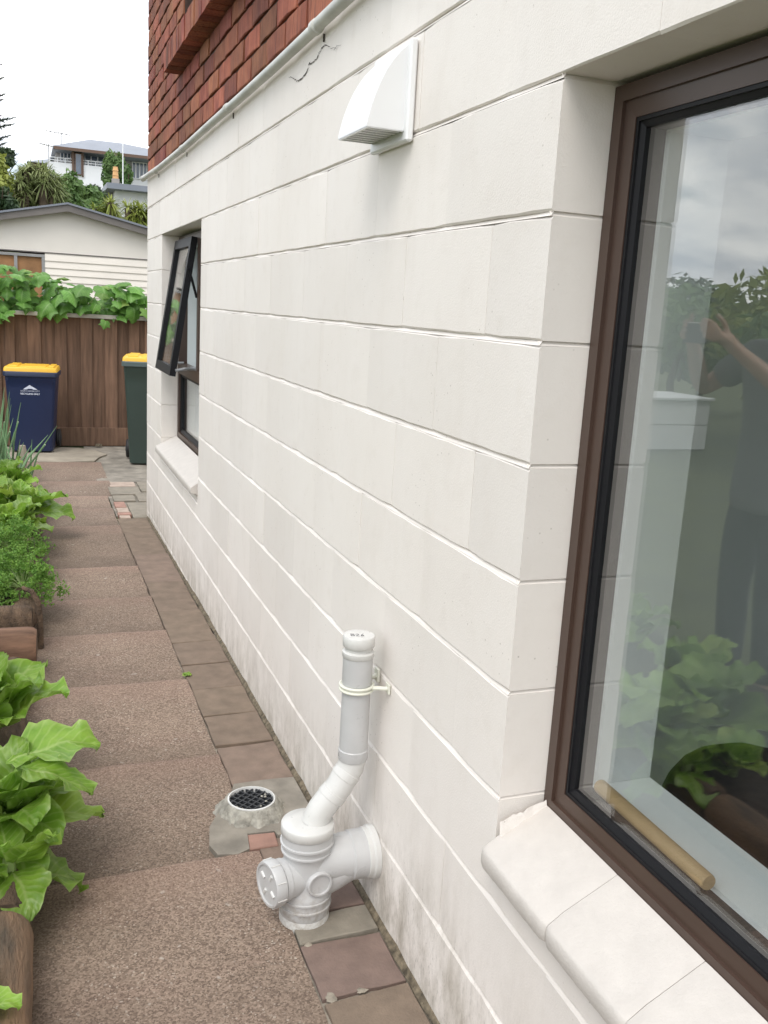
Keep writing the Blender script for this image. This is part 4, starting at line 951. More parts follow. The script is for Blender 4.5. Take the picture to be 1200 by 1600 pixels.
# ---- leaves
def leaf_mesh(name, L, Wd, curl, cup, ruf, seed, m, tip=.6, nu=12, nv=10, stalk=.12, fold=0.):
    """leaf lying along +x from the origin, upper side +z; frilled, uneven margin"""
    rr = random.Random(seed); mb = MB(); uv = []
    ph = [rr.uniform(0, 6.28) for _ in range(8)]; tw = rr.uniform(-.5, .5); side = rr.uniform(-.5, .5)
    ang = 0; x = z = y0 = 0; spine = []
    for i in range(nu+1):
        t = i/nu; spine.append((x, y0, z, ang)); ang += (curl[0] if t < .55 else curl[1])/nu
        x += math.cos(ang)*L/nu; z += math.sin(ang)*L/nu; y0 += side*L/nu*(t-.2)*.5
    for i in range(nu+1):
        t = i/nu; sx, sy, sz, an = spine[i]
        if t < stalk: w = Wd*(.10+.22*(t/stalk)**1.5)
        else:
            q = (t-stalk)/(1-stalk); w = Wd*(.32*(1-q)+.95*math.sin(math.pi*min(1, q**tip*.90+.06))**.6)
            if i == nu: w *= .72
        for j in range(nv+1):
            s = j/nv*2-1; g = 0 if s < 0 else 3; e = abs(s)
            edge = 1+.13*math.sin(9*t+ph[g])*e+.09*math.sin(19*t+ph[g+1])*e
            fr = e**2.2*(math.sin(13*t+ph[g+1])+.7*math.sin(23*t+ph[g+2])+.5*math.sin(34*t+ph[g]))
            lift = cup*e**1.6*w*.6 + ruf*Wd*fr*min(1, t*2.5) + .012*math.sin(8*s+14*t+ph[6])*Wd*3*(1-e)
            yy = s*w*.5*edge; lx, lz = -lift*math.sin(an), lift*math.cos(an)+tw*yy*t
            mb.v.append((sx+lx+(.06*Wd*e*math.sin(17*t*e+ph[7]) if i == nu else 0)-(.05*L*e*e if i == nu else 0), sy+yy, sz+lz)); uv.append((j/nv, t))
    for i in range(nu):
        for j in range(nv): mb.f.append((i*(nv+1)+j, (i+1)*(nv+1)+j, (i+1)*(nv+1)+j+1, i*(nv+1)+j+1))
    mb.uv = uv
    return mb.mesh(name, MT[m], smooth=True, recalc=False)
LET = [leaf_mesh('leaf', .19, .125, (q[0], q[1]), q[2], q[3], 40+i, 'lettuce') for i, q in enumerate([(-.5, -1.4, .2, .10), (-.2, -1.2, .3, .12), (-.6, -.9, .1, .11), (.1, -1.9, .25, .12), (-.3, -.5, .35, .10), (-.9, -1.2, .2, .12), (.3, -.9, .4, .10)])]
LETL = [leaf_mesh('leaf', .23, .145, (q[0], q[1]), q[2], q[3], 60+i, 'lettuce', .7, 14, 10, .08) for i, q in enumerate([(-.35, -1.4, .2, .07), (-.1, -1.9, .25, .085), (-.5, -1.0, .15, .08), (.0, -1.4, .3, .075), (.2, -2.2, .2, .07), (-.7, -1.6, .15, .085)])]
def rosette(name, c, label, n, scale, seed, meshes, up=(10, 75), group=None, cat='lettuce'):
    rr = random.Random(seed); t = thing(name, c, label, cat, group); c = Vector(c)
    for i in range(n):
        f = i/max(1, n-1); az = i*2.39996+rr.uniform(-.3, .3); el = R(up[0]+(up[1]-up[0])*f**.9+rr.uniform(-8, 8))
        q = Euler((rr.uniform(-.25, .25), 0, 0)).to_quaternion(); q = Euler((0, -el, az)).to_quaternion() @ q
        base = c+Vector((math.cos(az), math.sin(az), 0))*.012*scale+Vector((0, 0, .02+.05*f*scale))
        link('leaf', meshes[rr.randrange(len(meshes))], t, base, q, scale*(1.05-.35*f)*rr.uniform(.85, 1.1))
    MB().lathe([(.012, 0), (.016, .03), (.01, .08*scale+.02)], c, n=8).build('stem', MT['stem'], t, smooth=True)
    return t
GL = 'lettuces in the bed'
rosette('lettuce', (-.845, .93, .13), 'large loose leaf lettuce spilling over the bed edge towards the drain grate', 26, 1.0, 11, LETL, (2, 74), GL)
big = bpy.data.objects[max(o.name for o in bpy.data.objects if o.name == 'lettuce' or o.name.startswith('lettuce.'))]
for b_, az, el, sc, mi in (((-.835, .95, .30), -.06, 24, 1.0, 0), ((-.80, .86, .33), -.42, -2, .8, 2)):
    link('leaf', LETL[mi], big, b_, Euler((0, -R(el), az)), sc)
rosette('lettuce', (-.83, .74, .11), 'low spreading lettuce in front of the largest one, hanging down over the log', 8, .75, 15, LETL, (-12, 60), GL)
rosette('lettuce', (-.97, .70, .12), 'bright lettuce at the left edge nearest to the stripped log', 10, .6, 12, LETL, (15, 80), GL)
rosette('lettuce', (-.905, 1.42, .14), 'tall upright lettuce at the left edge behind the largest lettuce', 20, 1.1, 13, LETL, (40, 86), GL)
rosette('lettuce', (-.91, .30, .11), 'small young lettuce by the stripped log at the bottom left corner', 7, .5, 14, LETL, (20, 60), GL)
for i, (x, y, z, sc, sd, up) in enumerate([(-.80, 4.55, .10, 1.15, 21, (10, 75)), (-.90, 5.05, .12, 1.2, 22, (20, 80)), (-.84, 4.15, .10, 1.0, 23, (5, 70)), (-1.0, 4.5, .12, 1.2, 24, (30, 80))]):
    rosette('leafy_green', (x, y, z), ['broad leaved green at the bed edge, second in front of the spring onions', 'broad leaved green directly in front of the spring onions', 'broad leaved green just behind the curly parsley', 'tall broad leaved green at the left edge behind the parsley'][i], 20, sc, sd, LET+LETL, up, 'leafy greens before the onions', 'leafy green')
# hidden part of the bed, seen in the big window
for i, (x, y) in enumerate([(-1.32, .35), (-1.42, .75), (-1.25, 1.2), (-1.3, 1.75), (-1.1, 1.75), (-1.4, .1), (-1.12, 1.0), (-1.25, 2.05)]):
    rosette('lettuce', (x, y, .12), 'lettuce deep in the bed, seen only as a reflection in the large window', 14, 1.15, 30+i, LETL, (20, 80), 'lettuces mirrored in the window')
# ---- curly parsley
def parsley(c, r, n, seed, label):
    t = thing('parsley', c, label, 'parsley', 'curly parsley plants'); rr = random.Random(seed); mb = MB(); st = MB(); c = Vector(c)
    tips = []
    for i in range(n//14):
        d = Vector((rr.gauss(0, 1), rr.gauss(0, 1), abs(rr.gauss(0, .9))+.02)).normalized(); q = r*rr.uniform(.62, 1.12)
        p = c+Vector((d.x*q, d.y*q, d.z*q*.85+.03)); p.z -= max(0, (d.x*d.x+d.y*d.y)-.45)*.09; tips.append(p)
        st.tube([c+Vector((0, 0, .01)), c+(p-c)*.5+Vector((0, 0, .02)), p], .0017, 4, caps=False)
    for i in range(n):
        p = tips[i % len(tips)]+Vector((rr.gauss(0, 1), rr.gauss(0, 1), rr.gauss(0, .7)))*.021
        for k in range(9):
            o = p+Vector((rr.gauss(0, 1), rr.gauss(0, 1), rr.gauss(0, 1)))*.007; s = rr.uniform(.004, .0085)
            a = Vector((rr.gauss(0, 1), rr.gauss(0, 1), rr.gauss(.5, 1))).normalized(); b = a.orthogonal().normalized(); b = Quaternion(a, rr.uniform(0, 6)) @ b; e = a.cross(b)
            mb.add([o-b*s, o-e*s*.6+a*s*.5, o+b*s, o+e*s*.7+a*s*.3], [(0, 1, 2), (0, 2, 3)])
    tag(mb.build('foliage', MT['parsley'], t), None, kind='stuff'); st.build('stems', MT['stem'], t)
parsley((-.80, 2.95, .13), .155, 620, 3, 'rounded curly parsley plant hanging over the crossed logs')
parsley((-.86, 3.62, .12), .17, 620, 4, 'wider curly parsley plant further along the bed below broad leaved greens')
parsley((-.98, 3.2, .13), .15, 380, 5, 'curly parsley plant at the left edge behind the rounded one')
# ---- spring onions
on = thing('spring_onions', (-.93, 5.75, .1), 'clump of grey green spring onion shoots in front of the blue bin', 'spring onions')
rr = random.Random(9)
for i in range(46):
    x = -.98+rr.gauss(0, .09); y = 5.75+rr.gauss(0, .14); h = rr.uniform(.30, .74)*(1.0 if x < -.85 else .75); lx, ly = rr.gauss(.02, .06), rr.gauss(0, .06); cut = rr.random() < .35
    if cut: h *= .62
    r0 = rr.uniform(.006, .010)
    pts = [(x, y, .08), (x+lx*.3, y+ly*.3, .08+h*.5), (x+lx, y+ly, .08+h)]
    o = MB().tube(pts, [r0, r0*.9, r0*.8 if cut else .0012], 7).build('shoot', MT['onion'], on, smooth=True)
    if cut: MB().lathe([(r0*.75, 0), (r0*.6, .004), (0, .0045)], (x+lx, y+ly, .08+h), n=7, caps=False).build('cut_tip', MT['onionw'], o)
for a, b in (((-.86, 5.5, .12), (-.63, 5.55, .46)), ((-.84, 5.55, .12), (-.74, 5.6, .38)), ((-.85, 5.6, .12), (-.79, 5.6, .40))):
    a, b = Vector(a), Vector(b); MB().tube([a, (a+b)/2+Vector((-.015, 0, .02)), b], [.010, .009, .001], 7).build('shoot', MT['onion'], on, smooth=True)
tag(MB().lathe([(.03, -.1), (.028, .22), (.02, .26), (0, .262)], (-.80, 5.72, .1), n=9, caps=False).build('garden_stake', MT['conc2'], smooth=True), 'short pale timber stake among the spring onions', 'stake')
# ---- weed on the path, pebbles
wd = thing('weed', (-.205, 2.13, 0), 'tiny green weed growing in the gap between path and pavers', 'weed')
for k in range(9):
    az = k*.7; link('leaf', LET[k % 3], wd, (-.205, 2.13, .002), Euler((0, -R(25), az)), .11)
tag(MB().lathe([(.006, 0), (.008, .003), (.004, .006), (0, .0065)], (-.50, 5.15, -.03), n=7, caps=False).build('pebble', MT['pebble']), 'small white stone lying on the far path', 'stone')

# ================================================================== VINE ON THE FENCE
def vine_leaf(seed, s=1.):
    rr = random.Random(seed); mb = MB(); pts = []
    out = [(0, .02), (.22, -.10), (.42, -.02), (.55, .22), (.46, .38), (.60, .62), (.36, .66), (.22, .78), (.0, 1.08)]
    out = out+[(-x, y) for x, y in reversed(out[1:-1])]
    mb.v.append((0, .38, .10)); uv = [(.5, .4)]
    for x, y in out:
        x *= rr.uniform(.88, 1.1); y *= rr.uniform(.92, 1.06); mb.v.append((x, y, -.22*(x*x)-.22*(y-.35)**2+rr.uniform(-.03, .03))); uv.append((.5+x*.7, y*.9))
    for x, y in out:
        mb.v.append((x*.55, .38+(y-.38)*.55, .07-.10*x*x)); uv.append((.5+x*.4, .4+(y-.38)*.5))
    n = len(out)
    for i in range(n):
        j = (i+1) % n; mb.f += [(0, 1+n+i, 1+n+j), (1+n+i, 1+i, 1+j, 1+n+j)]
    mb.uv = uv; return mb.mesh('leaf', MT['vine'], smooth=True, recalc=False)
VL = [vine_leaf(i) for i in range(5)]
vn = thing('climbing_vine', (-.3, 8.55, 1.24), 'leafy green vine with large lobed leaves sprawling over the fence top', 'vine')
rr = random.Random(17)
for i in range(285):
    x = rr.uniform(-1.55, .65); top = 1.62+.06*math.sin(x*5)-.10*(x > .0)*x*2-.05*(x > -.35)
    v = rr.random(); y = 8.40+rr.uniform(-.06, .30); z = 1.22+(top-1.22)*v
    if v < .15 and rr.random() < .5: z -= .09*rr.random()
    if y > 8.5: z = max(z, 1.30)
    s = rr.uniform(.09, .18)
    tilt = R(rr.uniform(25, 100)) if v < .75 else R(rr.uniform(-10, 55))
    # leaf hangs: base up, tip down/out to -y
    q = Euler((0, 0, rr.uniform(-.9, .9))).to_quaternion() @ Euler((math.pi-0, 0, 0)).to_quaternion() @ Euler((tilt+0, 0, 0)).to_quaternion() @ Euler((0, math.pi, rr.uniform(-.5, .5))).to_quaternion()
    d = Euler((-tilt, 0, math.pi+rr.uniform(-.9, .9))).to_quaternion() @ Euler((0, 0, rr.uniform(-.5, .5))).to_quaternion()
    link('leaf', VL[rr.randrange(5)], vn, (x, y, z), d, s)
vs_ = MB()
for k in range(14):
    x = -1.9+k*.2; vs_.tube([(x, 8.5, 1.26), (x+.15, 8.46, 1.36), (x+.3, 8.52, 1.30), (x+.42, 8.5, 1.45)], .005, 5)
vs_.build('stems', MT['stem'], vn)
tag(MB().box(-3.2, 3.0, 8.64, 8.9, -.1, 1.15).build('raised_planter', MT['fence']), 'brown timber planter behind the fence under the vine', 'planter')

# ================================================================== NEIGHBOUR'S SHED
sx, sy = -.21, 12.0
sd = thing('shed', (sx, sy+2, 0), 'cream weatherboard shed with low gable behind the fence', 'shed')
HW, AP, SLP, EZ = 2.6, 2.47, .215, 1.93
eav = AP-SLP*HW
sd_w = MB(); sd_w.prism([(sx-HW, EZ), (sx+HW, EZ), (sx+HW, eav), (sx, AP), (sx-HW, eav)], sy, sy+.03, 'xz'); sd_w.build('gable_sheet', MT['shed'], sd)
for i in range(int(2.05/.088)):
    z1 = EZ-.004-i*.088
    for a, b in ([(-HW, -1.62), (-.285, HW)] if 1.28 < z1 < 1.93 else [(-HW, HW)]):
        mb = MB(); mb.prism([(sy-.016, z1-.094), (sy+.02, z1-.094), (sy+.02, z1), (sy-.002, z1)], sx+a, sx+b, 'yz'); mb.build('weatherboard', MT['shedb'], sd)
MB().box(sx-HW, sx+HW, sy+.031, sy+.06, -.1, eav-.02).build('wall_lining', MT['shed'], sd)
MB().box(sx-HW, sx+HW, sy-.012, sy+.002, EZ-.004, EZ+.010).build('belt_trim', MT['barge'], sd)
wn = thing('window', (sx-.95, sy, 1.3), None, None, parent=sd)
MB().box(sx-1.615, sx-.29, sy+.021, sy+.03, 1.25, 1.87).build('ply_board', MT['ply'], wn)
wf = MB()
for x in (-1.62, -1.0, -.66, -.325): wf.box(sx+x, sx+x+.04, sy-.012, sy+.0205, 1.25, 1.87)
wf.box(sx-1.62, sx-.285, sy-.013, sy+.0205, 1.871, 1.905); wf.build('frame', MT['greyfr'], wn)
for s_ in (-1, 1):
    mb = MB(); a = (sx, AP+.0); b = (sx+s_*(HW+.25), AP-SLP*(HW+.25))
    mb.prism([(a[0], a[1]+.075), (b[0], b[1]+.075), (b[0], b[1]-.01), (a[0], a[1]-.01)], sy-.14, sy-.115, 'xz'); mb.build('bargeboard', MT['barge'], sd)
    mb = MB(); mb.prism([(a[0], a[1]+.10), (b[0], b[1]+.10), (b[0], b[1]+.076), (a[0], a[1]+.076)], sy-.16, sy+4.2, 'xz'); mb.build('roof', MT['hroof'], sd)
    MB().box(sx+s_*HW-.03, sx+s_*HW+.03, sy+.07, sy+4, -.1, eav).build('side_wall', MT['shed'], sd)

# ================================================================== HOUSES ON THE HILL
def px(u, v, y):
    """point at depth y on the sight line of photo pixel (u, v) - used once to read real sizes off the photograph"""
    d = r2*((u-600)/1456.84)+d2*((v-800)/1456.84)+fwd; return CAMP+d*((y-CAMP.y)/d.y)
HY = 64.0
hh = thing('hill_house', (4.5, HY+4, 6.5), 'white two storey house with grey hipped roof and balcony on the hill', 'house')
x0, zt = px(78, 250, HY).x, px(78, 236, HY).z
bx0 = px(76, 300, HY).x; bx1 = 13.0; zpar = px(78, 252, HY).z; zb_ = 5.2
MB().box(bx0, px(164, 300, HY).x, HY, HY+8, zb_, zpar).build('lower_wall', MT['hwhite'], hh)
MB().box(px(164, 300, HY).x, bx1, HY+1.2, HY+8, zb_, zpar-.3).build('lower_wall', MT['hwhite'], hh)
uz = px(120, 233, HY).z
MB().box(bx0+.5, bx1-.5, HY+1.3, HY+7.5, zpar-.1, uz).build('upper_wall', MT['hgrey'], hh)
pr_ = MB()
for i in range(2): pr_.tube([(bx0+.1, HY+.08, zpar+.12+i*.16), (px(164, 260, HY).x, HY+.08, zpar+.12+i*.16)], .03, 6)
for k in range(8): xx = bx0+.1+k*(px(164, 260, HY).x-bx0-.2)/7; pr_.box(xx-.025, xx+.025, HY+.05, HY+.11, zpar, zpar+.3)
pr_.build('balcony_rail', MT['hwhite'], hh)
def win(u0, u1, v0, v1, y, frame='hwhite', panes=1, t=hh):
    a, b = px(u0, v1, y), px(u1, v0, y); w = thing('window', ((a.x+b.x)/2, y, a.z), None, None, parent=t)
    MB().box(a.x, b.x, y-.05, y+.02, a.z, b.z).build('pane', MT['hglass'], w)
    f = ring(MB(), y-.07, y+.01, (a.x, a.z), (b.x, b.z), .06); f.v = [(v[1], v[0], v[2]) for v in f.v]
    for k in range(1, panes): xx = a.x+(b.x-a.x)*k/panes; f.box(xx-.035, xx+.035, y-.068, y+.009, a.z+.06, b.z-.06)
    f.build('frame', MT[frame], w)
win(94, 111, 239, 253, HY+1.25, 'hwhite', 3); win(132, 163, 242, 262, HY+1.25, 'hwhite', 3); win(117, 128, 240, 273, HY-.05, 'hwood', 1); win(100, 115, 276, 294, HY-.03, 'greyfr', 1); win(136, 154, 289, 303, HY-.03, 'hwhite', 2); win(206, 230, 255, 279, HY+1.15, 'hwhite', 4)
MB().box(px(113, 300, HY).x, px(116.6, 300, HY).x, HY-.1, HY+1.3, px(113, 275, HY).z, uz).build('post', MT['hwood'], hh)
MB().box(px(128.4, 300, HY).x, px(131, 300, HY).x, HY-.1, HY+1.3, px(113, 275, HY).z, uz).build('post', MT['hwood'], hh)
# hipped roof
ex0, ex1, ez = px(90, 232, HY).x-.3, bx1+.6, uz
rx0, rx1, rz = px(140, 220, HY+4).x, px(165, 220, HY+4).x, px(150, 219, HY+4).z
rf = MB().add([(ex0, HY-.5, ez), (ex1, HY-.5, ez-.15), (ex1, HY+8.5, ez-.15), (ex0, HY+8.5, ez), (rx0, HY+4, rz), (rx1+1.0, HY+4, rz), (ex0, HY-.5, ez-.16), (ex1, HY-.5, ez-.31), (ex1, HY+8.5, ez-.31), (ex0, HY+8.5, ez-.16)], [(0, 1, 5, 4), (1, 2, 5), (2, 3, 4, 5), (3, 0, 4), (0, 1, 7, 6), (1, 2, 8, 7), (2, 3, 9, 8), (3, 0, 6, 9), (6, 7, 8, 9)])
roof_ = rf.build('roof', MT['hroof'], hh)
MB().box(ex0+.05, ex1-.05, HY-.55, HY-.50, ez-.20, ez-.02).build('gutter', MT['hwood'], roof_)
# lower left wing
wx0, wx1 = px(42, 260, HY+5).x, px(80, 260, HY+5).x+1; wz = px(60, 255, HY+5).z
MB().box(wx0+.3, wx1, HY+5, HY+9, zb_, wz).build('wing_wall', MT['hwood'], hh)
MB().add([(wx0, HY+4.6, wz), (wx1, HY+4.6, wz), (wx1, HY+9.4, wz), (wx0, HY+9.4, wz), (wx0+1.6, HY+7, wz+.62), (wx1, HY+7, wz+.62), ], [(0, 1, 5, 4), (1, 2, 5), (2, 3, 4, 5), (3, 0, 4), (0, 1, 2, 3)]).build('wing_roof', MT['hroof'], hh)
def aerial(x, y, z, h, w, label, vert=False):
    t = thing('tv_aerial', (x, y, z), label, 'aerial', 'rooftop aerials'); MB().tube([(x, y, z), (x, y, z+h)], .035, 6).build('mast', MT['alu'], t)
    MB().tube([(x-w, y, z+h-.05), (x+w*.6, y, z+h-.16)], .035, 6).build('boom', MT['alu'], t)
    for k in range(7): xx = x-w+k*w*1.6/6; MB().tube([(xx, y-.35, z+h-.05-.11*k/6), (xx, y+.35, z+h-.05-.11*k/6)], .02, 5).build('element', MT['alu'], t)
p = px(96, 226, HY+2); aerial(p.x, HY+2, p.z-.5, 1.3, .9, 'thin metal television aerial at the left end of the hill house roof')
p = px(76, 250, HY-.5); aerial(p.x, HY-.3, p.z-1, 2.0, .5, 'tall thin aerial mast in front of the hill house parapet')
# lower white house with flat grey roof and chimney
HB = 46.0
h2 = thing('hill_house', (6, HB+3, 4), 'lower white house with flat grey roof edge partly hidden by the brick corner', 'house')
a, b = px(180, 302, HB), px(262, 330, HB); zr = px(200, 298, HB).z
MB().box(a.x, 11, HB, HB+6, 2.5, zr-.05).build('wall', MT['hwhite'], h2)
MB().box(px(165, 300, HB).x, 11.5, HB-.8, HB+6.4, zr-.05, zr+.20).build('roof', MT['hroof'], h2)
MB().box(px(168, 305, HB).x, a.x, HB+1.0, HB+6, 2.5, zr-.05).build('side_wall', MT['chim'], h2)
c = px(181, 285, HB+1)
ch = MB().box(c.x-.17, c.x+.17, HB+1, HB+1.34, zr+.2, px(181, 279, HB+1).z).build('chimney', MT['chim'], h2)
MB().lathe([(.15, 0), (.13, .12), (.15, .15), (.13, .18), (.12, .34), (.145, .37), (.12, .42), (.11, .55), (0, .56)], (c.x, HB+1.17, px(181, 279, HB+1).z), n=14, caps=False).build('chimney_pot', MT['potO'], ch, smooth=True, autosm=40)
MB().tube([px(192, 298, HB-.4), px(192, 225, HB-.4)], .028, 6).build('mast', MT['hwhite'], h2)

# ================================================================== TREES AND SHRUBS
def rot_to(d):
    return Vector((0, 0, 1)).rotation_difference(d)
def leafmass(mb, rr, c, rad, n, size, lobes=10, flat=.5, shape=None):
    c = Vector(c); rad = Vector(rad)
    L = []
    for k in range(lobes):
        d = Vector((rr.gauss(0, 1), rr.gauss(0, 1), rr.gauss(0, 1))).normalized(); q = rr.uniform(.35, .75)
        L.append((Vector((d.x*rad.x*q, d.y*rad.y*q, d.z*rad.z*q)), rr.uniform(.30, .52)))
    for i in range(n):
        lc, lr = L[i % lobes]
        d = Vector((rr.gauss(0, 1), rr.gauss(0, 1), rr.gauss(0, 1))).normalized(); q = lr*rr.uniform(.55, 1.08)
        p = c+lc+Vector((d.x*rad.x*q, d.y*rad.y*q, d.z*rad.z*q))
        s = size*rr.uniform(.6, 1.3); a = (d+Vector((rr.gauss(0, .7), rr.gauss(0, .7), rr.gauss(0, .7)+.4))).normalized(); b = a.orthogonal().normalized(); b = Quaternion(a, rr.uniform(0, 6.28)) @ b; e = a.cross(b)
        mb.add([p-b*s, p-e*s*.42, p+b*s, p+e*s*.42], [(0, 1, 2, 3)])
def tree(name, base, c, rad, n, size, m, label, cat, seed, group=None, lobes=10, tr=.08):
    rr = random.Random(seed); t = thing(name, base, label, cat, group); base = Vector(base); c = Vector(c)
    mb = MB(); leafmass(mb, rr, c, rad, n, size, lobes); tag(mb.build('crown', MT[m], t), None, kind='stuff')
    tk = MB().tube([base-Vector((0, 0, .3)), base+(c-base)*.5+Vector((.1*rad[0], 0, 0)), c], [tr, tr*.7, tr*.3], 8)
    for k in range(6):
        d = Vector((rr.uniform(-1, 1)*rad[0]*.7, rr.uniform(-1, 1)*rad[1]*.7, rr.uniform(-.1, .7)*rad[2])); s = base+(c-base)*rr.uniform(.5, .95)
        tk.tube([s, s+(c+d-s)*.5+Vector((0, 0, .05)), c+d], [tr*.35, tr*.25, tr*.08], 6)
    tk.build('trunk', MT['trunk'], t, smooth=True); return t
def spiky(name, heads, base, m, label, seed, L, nb, group=None, cat='shrub'):
    """a clump of strap-leaved heads (each a burst of narrow arching blades)"""
    rr = random.Random(seed); t = thing(name, base, label, cat, group); mb = MB(); base = Vector(base)
    for h in heads:
        h = Vector(h)
        for k in range(nb):
            d = Vector((rr.gauss(0, 1), rr.gauss(0, 1), rr.gauss(.35, .8))).normalized(); l = L*rr.uniform(.7, 1.15); w = .035*L/.9*rr.uniform(.7, 1.3)
            side = d.cross(Vector((0, 0, 1)));  side = side.normalized() if side.length > .01 else Vector((1, 0, 0))
            P = [h+d*l*q+Vector((0, 0, -1))*l*.45*q*q for q in (0.03, .4, .75, 1)]; Wd = [w*.7, w, w*.7, w*.08]
            o = len(mb.v)
            for p_, ww in zip(P, Wd): mb.v += [tuple(p_-side*ww), tuple(p_+side*ww)]
            for q in range(3): mb.f.append((o+q*2, o+q*2+1, o+q*2+3, o+q*2+2))
    tag(mb.build('crown', MT[m], t), None, kind='stuff')
    tk = MB()
    for h in heads: tk.tube([base-Vector((0, 0, .3)), base+(Vector(h)-base)*.5, Vector(h)], [.10, .08, .06], 7)
    tk.build('trunk', MT['trunk'], t, smooth=True); return t
def at(u, v, y): return px(u, v, y)
# big cabbage-tree clump left of the house
D = 24.0; rr = random.Random(2); hd_ = []
for k in range(120):
    a_ = rr.uniform(0, 6.28); q_ = rr.uniform(.2, 1)**.6; u = 56+40*q_*math.cos(a_); v = 300-40*q_*math.sin(a_); hd_.append(at(u, min(v, 345), D+rr.uniform(-.6, .6)*math.sqrt(max(.05, 1-q_*q_))))
spiky('cabbage_tree', hd_, (at(58, 400, D).x, D, terr(0, D)), 'yucca', 'large rounded olive green strap leaved tree above the shed roof', 3, .40, 34, None, 'tree')
tree('tree', (at(96, 400, 26).x, 26, terr(0, 26)), at(98, 312, 26), (.55, .6, .85), 2600, .10, 'midfol', 'dark green bushy tree against the right side of the strap leaved tree', 'tree', 5)
tree('tree', (at(6, 400, 23).x, 23, terr(0, 23)), at(2, 295, 23), (.45, .6, .85), 2200, .09, 'yelfol', 'light green tree cut by the left edge above the shed', 'tree', 6)
tree('tree', (at(6, 400, 22).x, 22, terr(0, 22)), at(0, 318, 22), (.40, .5, .5), 1600, .09, 'darkfol', 'small dark tree at the left edge just above the shed roof', 'tree', 61)
tree('tree', (at(5, 400, 40).x, 40, terr(0, 40)), at(6, 246, 40), (.75, .8, .45), 1800, .14, 'darkfol', 'dark round topped tree at the left edge below the pine branches', 'tree', 7)
tree('tree', (at(128, 380, 34).x, 34, terr(2, 34)), at(126, 304, 34), (.75, .7, .5), 2200, .11, 'midfol', 'green shrub mass in front of the white house lower wall', 'tree', 8)
tree('tree', (at(112, 380, 30).x, 30, terr(2, 30)), at(122, 318, 30), (.85, .6, .32), 1800, .09, 'midfol', 'low green hedge shrub just above the right slope of the shed roof', 'shrub', 9)
tree('tree', (at(152, 380, 36).x, 36, terr(2, 36)), at(150, 308, 36), (.42, .5, .42), 1100, .11, 'darkfol', 'dark shrub under the small lower window of the white house', 'shrub', 10)
D = 20.0; hd_ = [at(168+rr.gauss(0, 10), 330+rr.gauss(0, 7), D+rr.uniform(-.3, .3)) for k in range(12)]
spiky('flax', hd_, (at(168, 380, D).x, D, terr(1, D)), 'yelfol', 'yellow green spiky shrub above the shed roof left of the corner', 11, .38, 40)
D = 19.0; hd_ = [at(214+rr.gauss(0, 10), 336+rr.gauss(0, 6), D+rr.uniform(-.3, .3)) for k in range(12)]
spiky('flax', hd_, (at(214, 390, D).x, D, terr(1, D)), 'yelfol', 'yellow green spiky shrub above the shed roof touching the house corner', 12, .38, 40)
tree('slender_tree', (at(182, 330, 55).x, 55, terr(4, 55)), at(180, 268, 55), (.72, .6, 1.25), 2400, .13, 'midfol', 'slender green tree growing in front of the white house balcony', 'tree', 13, lobes=12)
tree('slender_tree', (at(198, 330, 54).x, 54, terr(4, 54)), at(199, 280, 54), (.30, .4, .85), 900, .12, 'midfol', 'thin green sapling right of the orange chimney pot', 'tree', 14, lobes=8)
# Norfolk pine: the trunk stands left of the frame, its branch tips reach in
np_ = thing('norfolk_pine', (at(-45, 400, 30).x, 30, terr(-2, 30)), 'tall norfolk pine whose upswept branch tips enter at the left edge', 'tree')
tx = at(-45, 400, 30).x
MB().tube([(tx, 30, terr(-2, 30)-.3), (tx, 30, 5), (tx, 30, 9.5)], [.2, .14, .03], 10).build('trunk', MT['trunk'], np_, smooth=True)
nb = 0; rr = random.Random(21); pm = MB()
for (ru, rv, ex) in [(26, 183, 1), (24, 193, 1), (18, 211, 1), (12, 222, 1), (10, 146, 1), (7, 154, 1), (3, 180, 1), (30, 240, 0), (8, 120, 0), (4, 100, 0)]:
    tip = at(ru, rv, 30); root = Vector((tx, 30, tip.z-.22-.1*rr.random()))
    for az in ([0] if ex else [0])+[1.1, 2.1, 3.1, 4.2, 5.2]:
        v = tip-root; v = Quaternion(Vector((0, 0, 1)), az) @ v
        P = [root+v*q+Vector((0, 0, -.08*math.sin(math.pi*q))) for q in (0, .25, .5, .75, 1)]
        pm.tube(P, [.02, .018, .015, .012, .006], 5)
        for k in range(170):
            q = .12+.88*k/170; p_ = root+v*q+Vector((0, 0, -.08*math.sin(math.pi*q))); w = .16*math.sin(math.pi*min(1, q*.8+.18))
            d = (v.normalized()*.9+Vector((rr.gauss(0, 1), rr.gauss(0, 1), rr.gauss(0, 1))).normalized()).normalized()*w*1.1; s_ = d.orthogonal().normalized()*.022
            pm.add([p_-s_, p_+s_, p_+d], [(0, 1, 2)])
tag(pm.build('branches', MT['pine'], np_), None, kind='stuff')
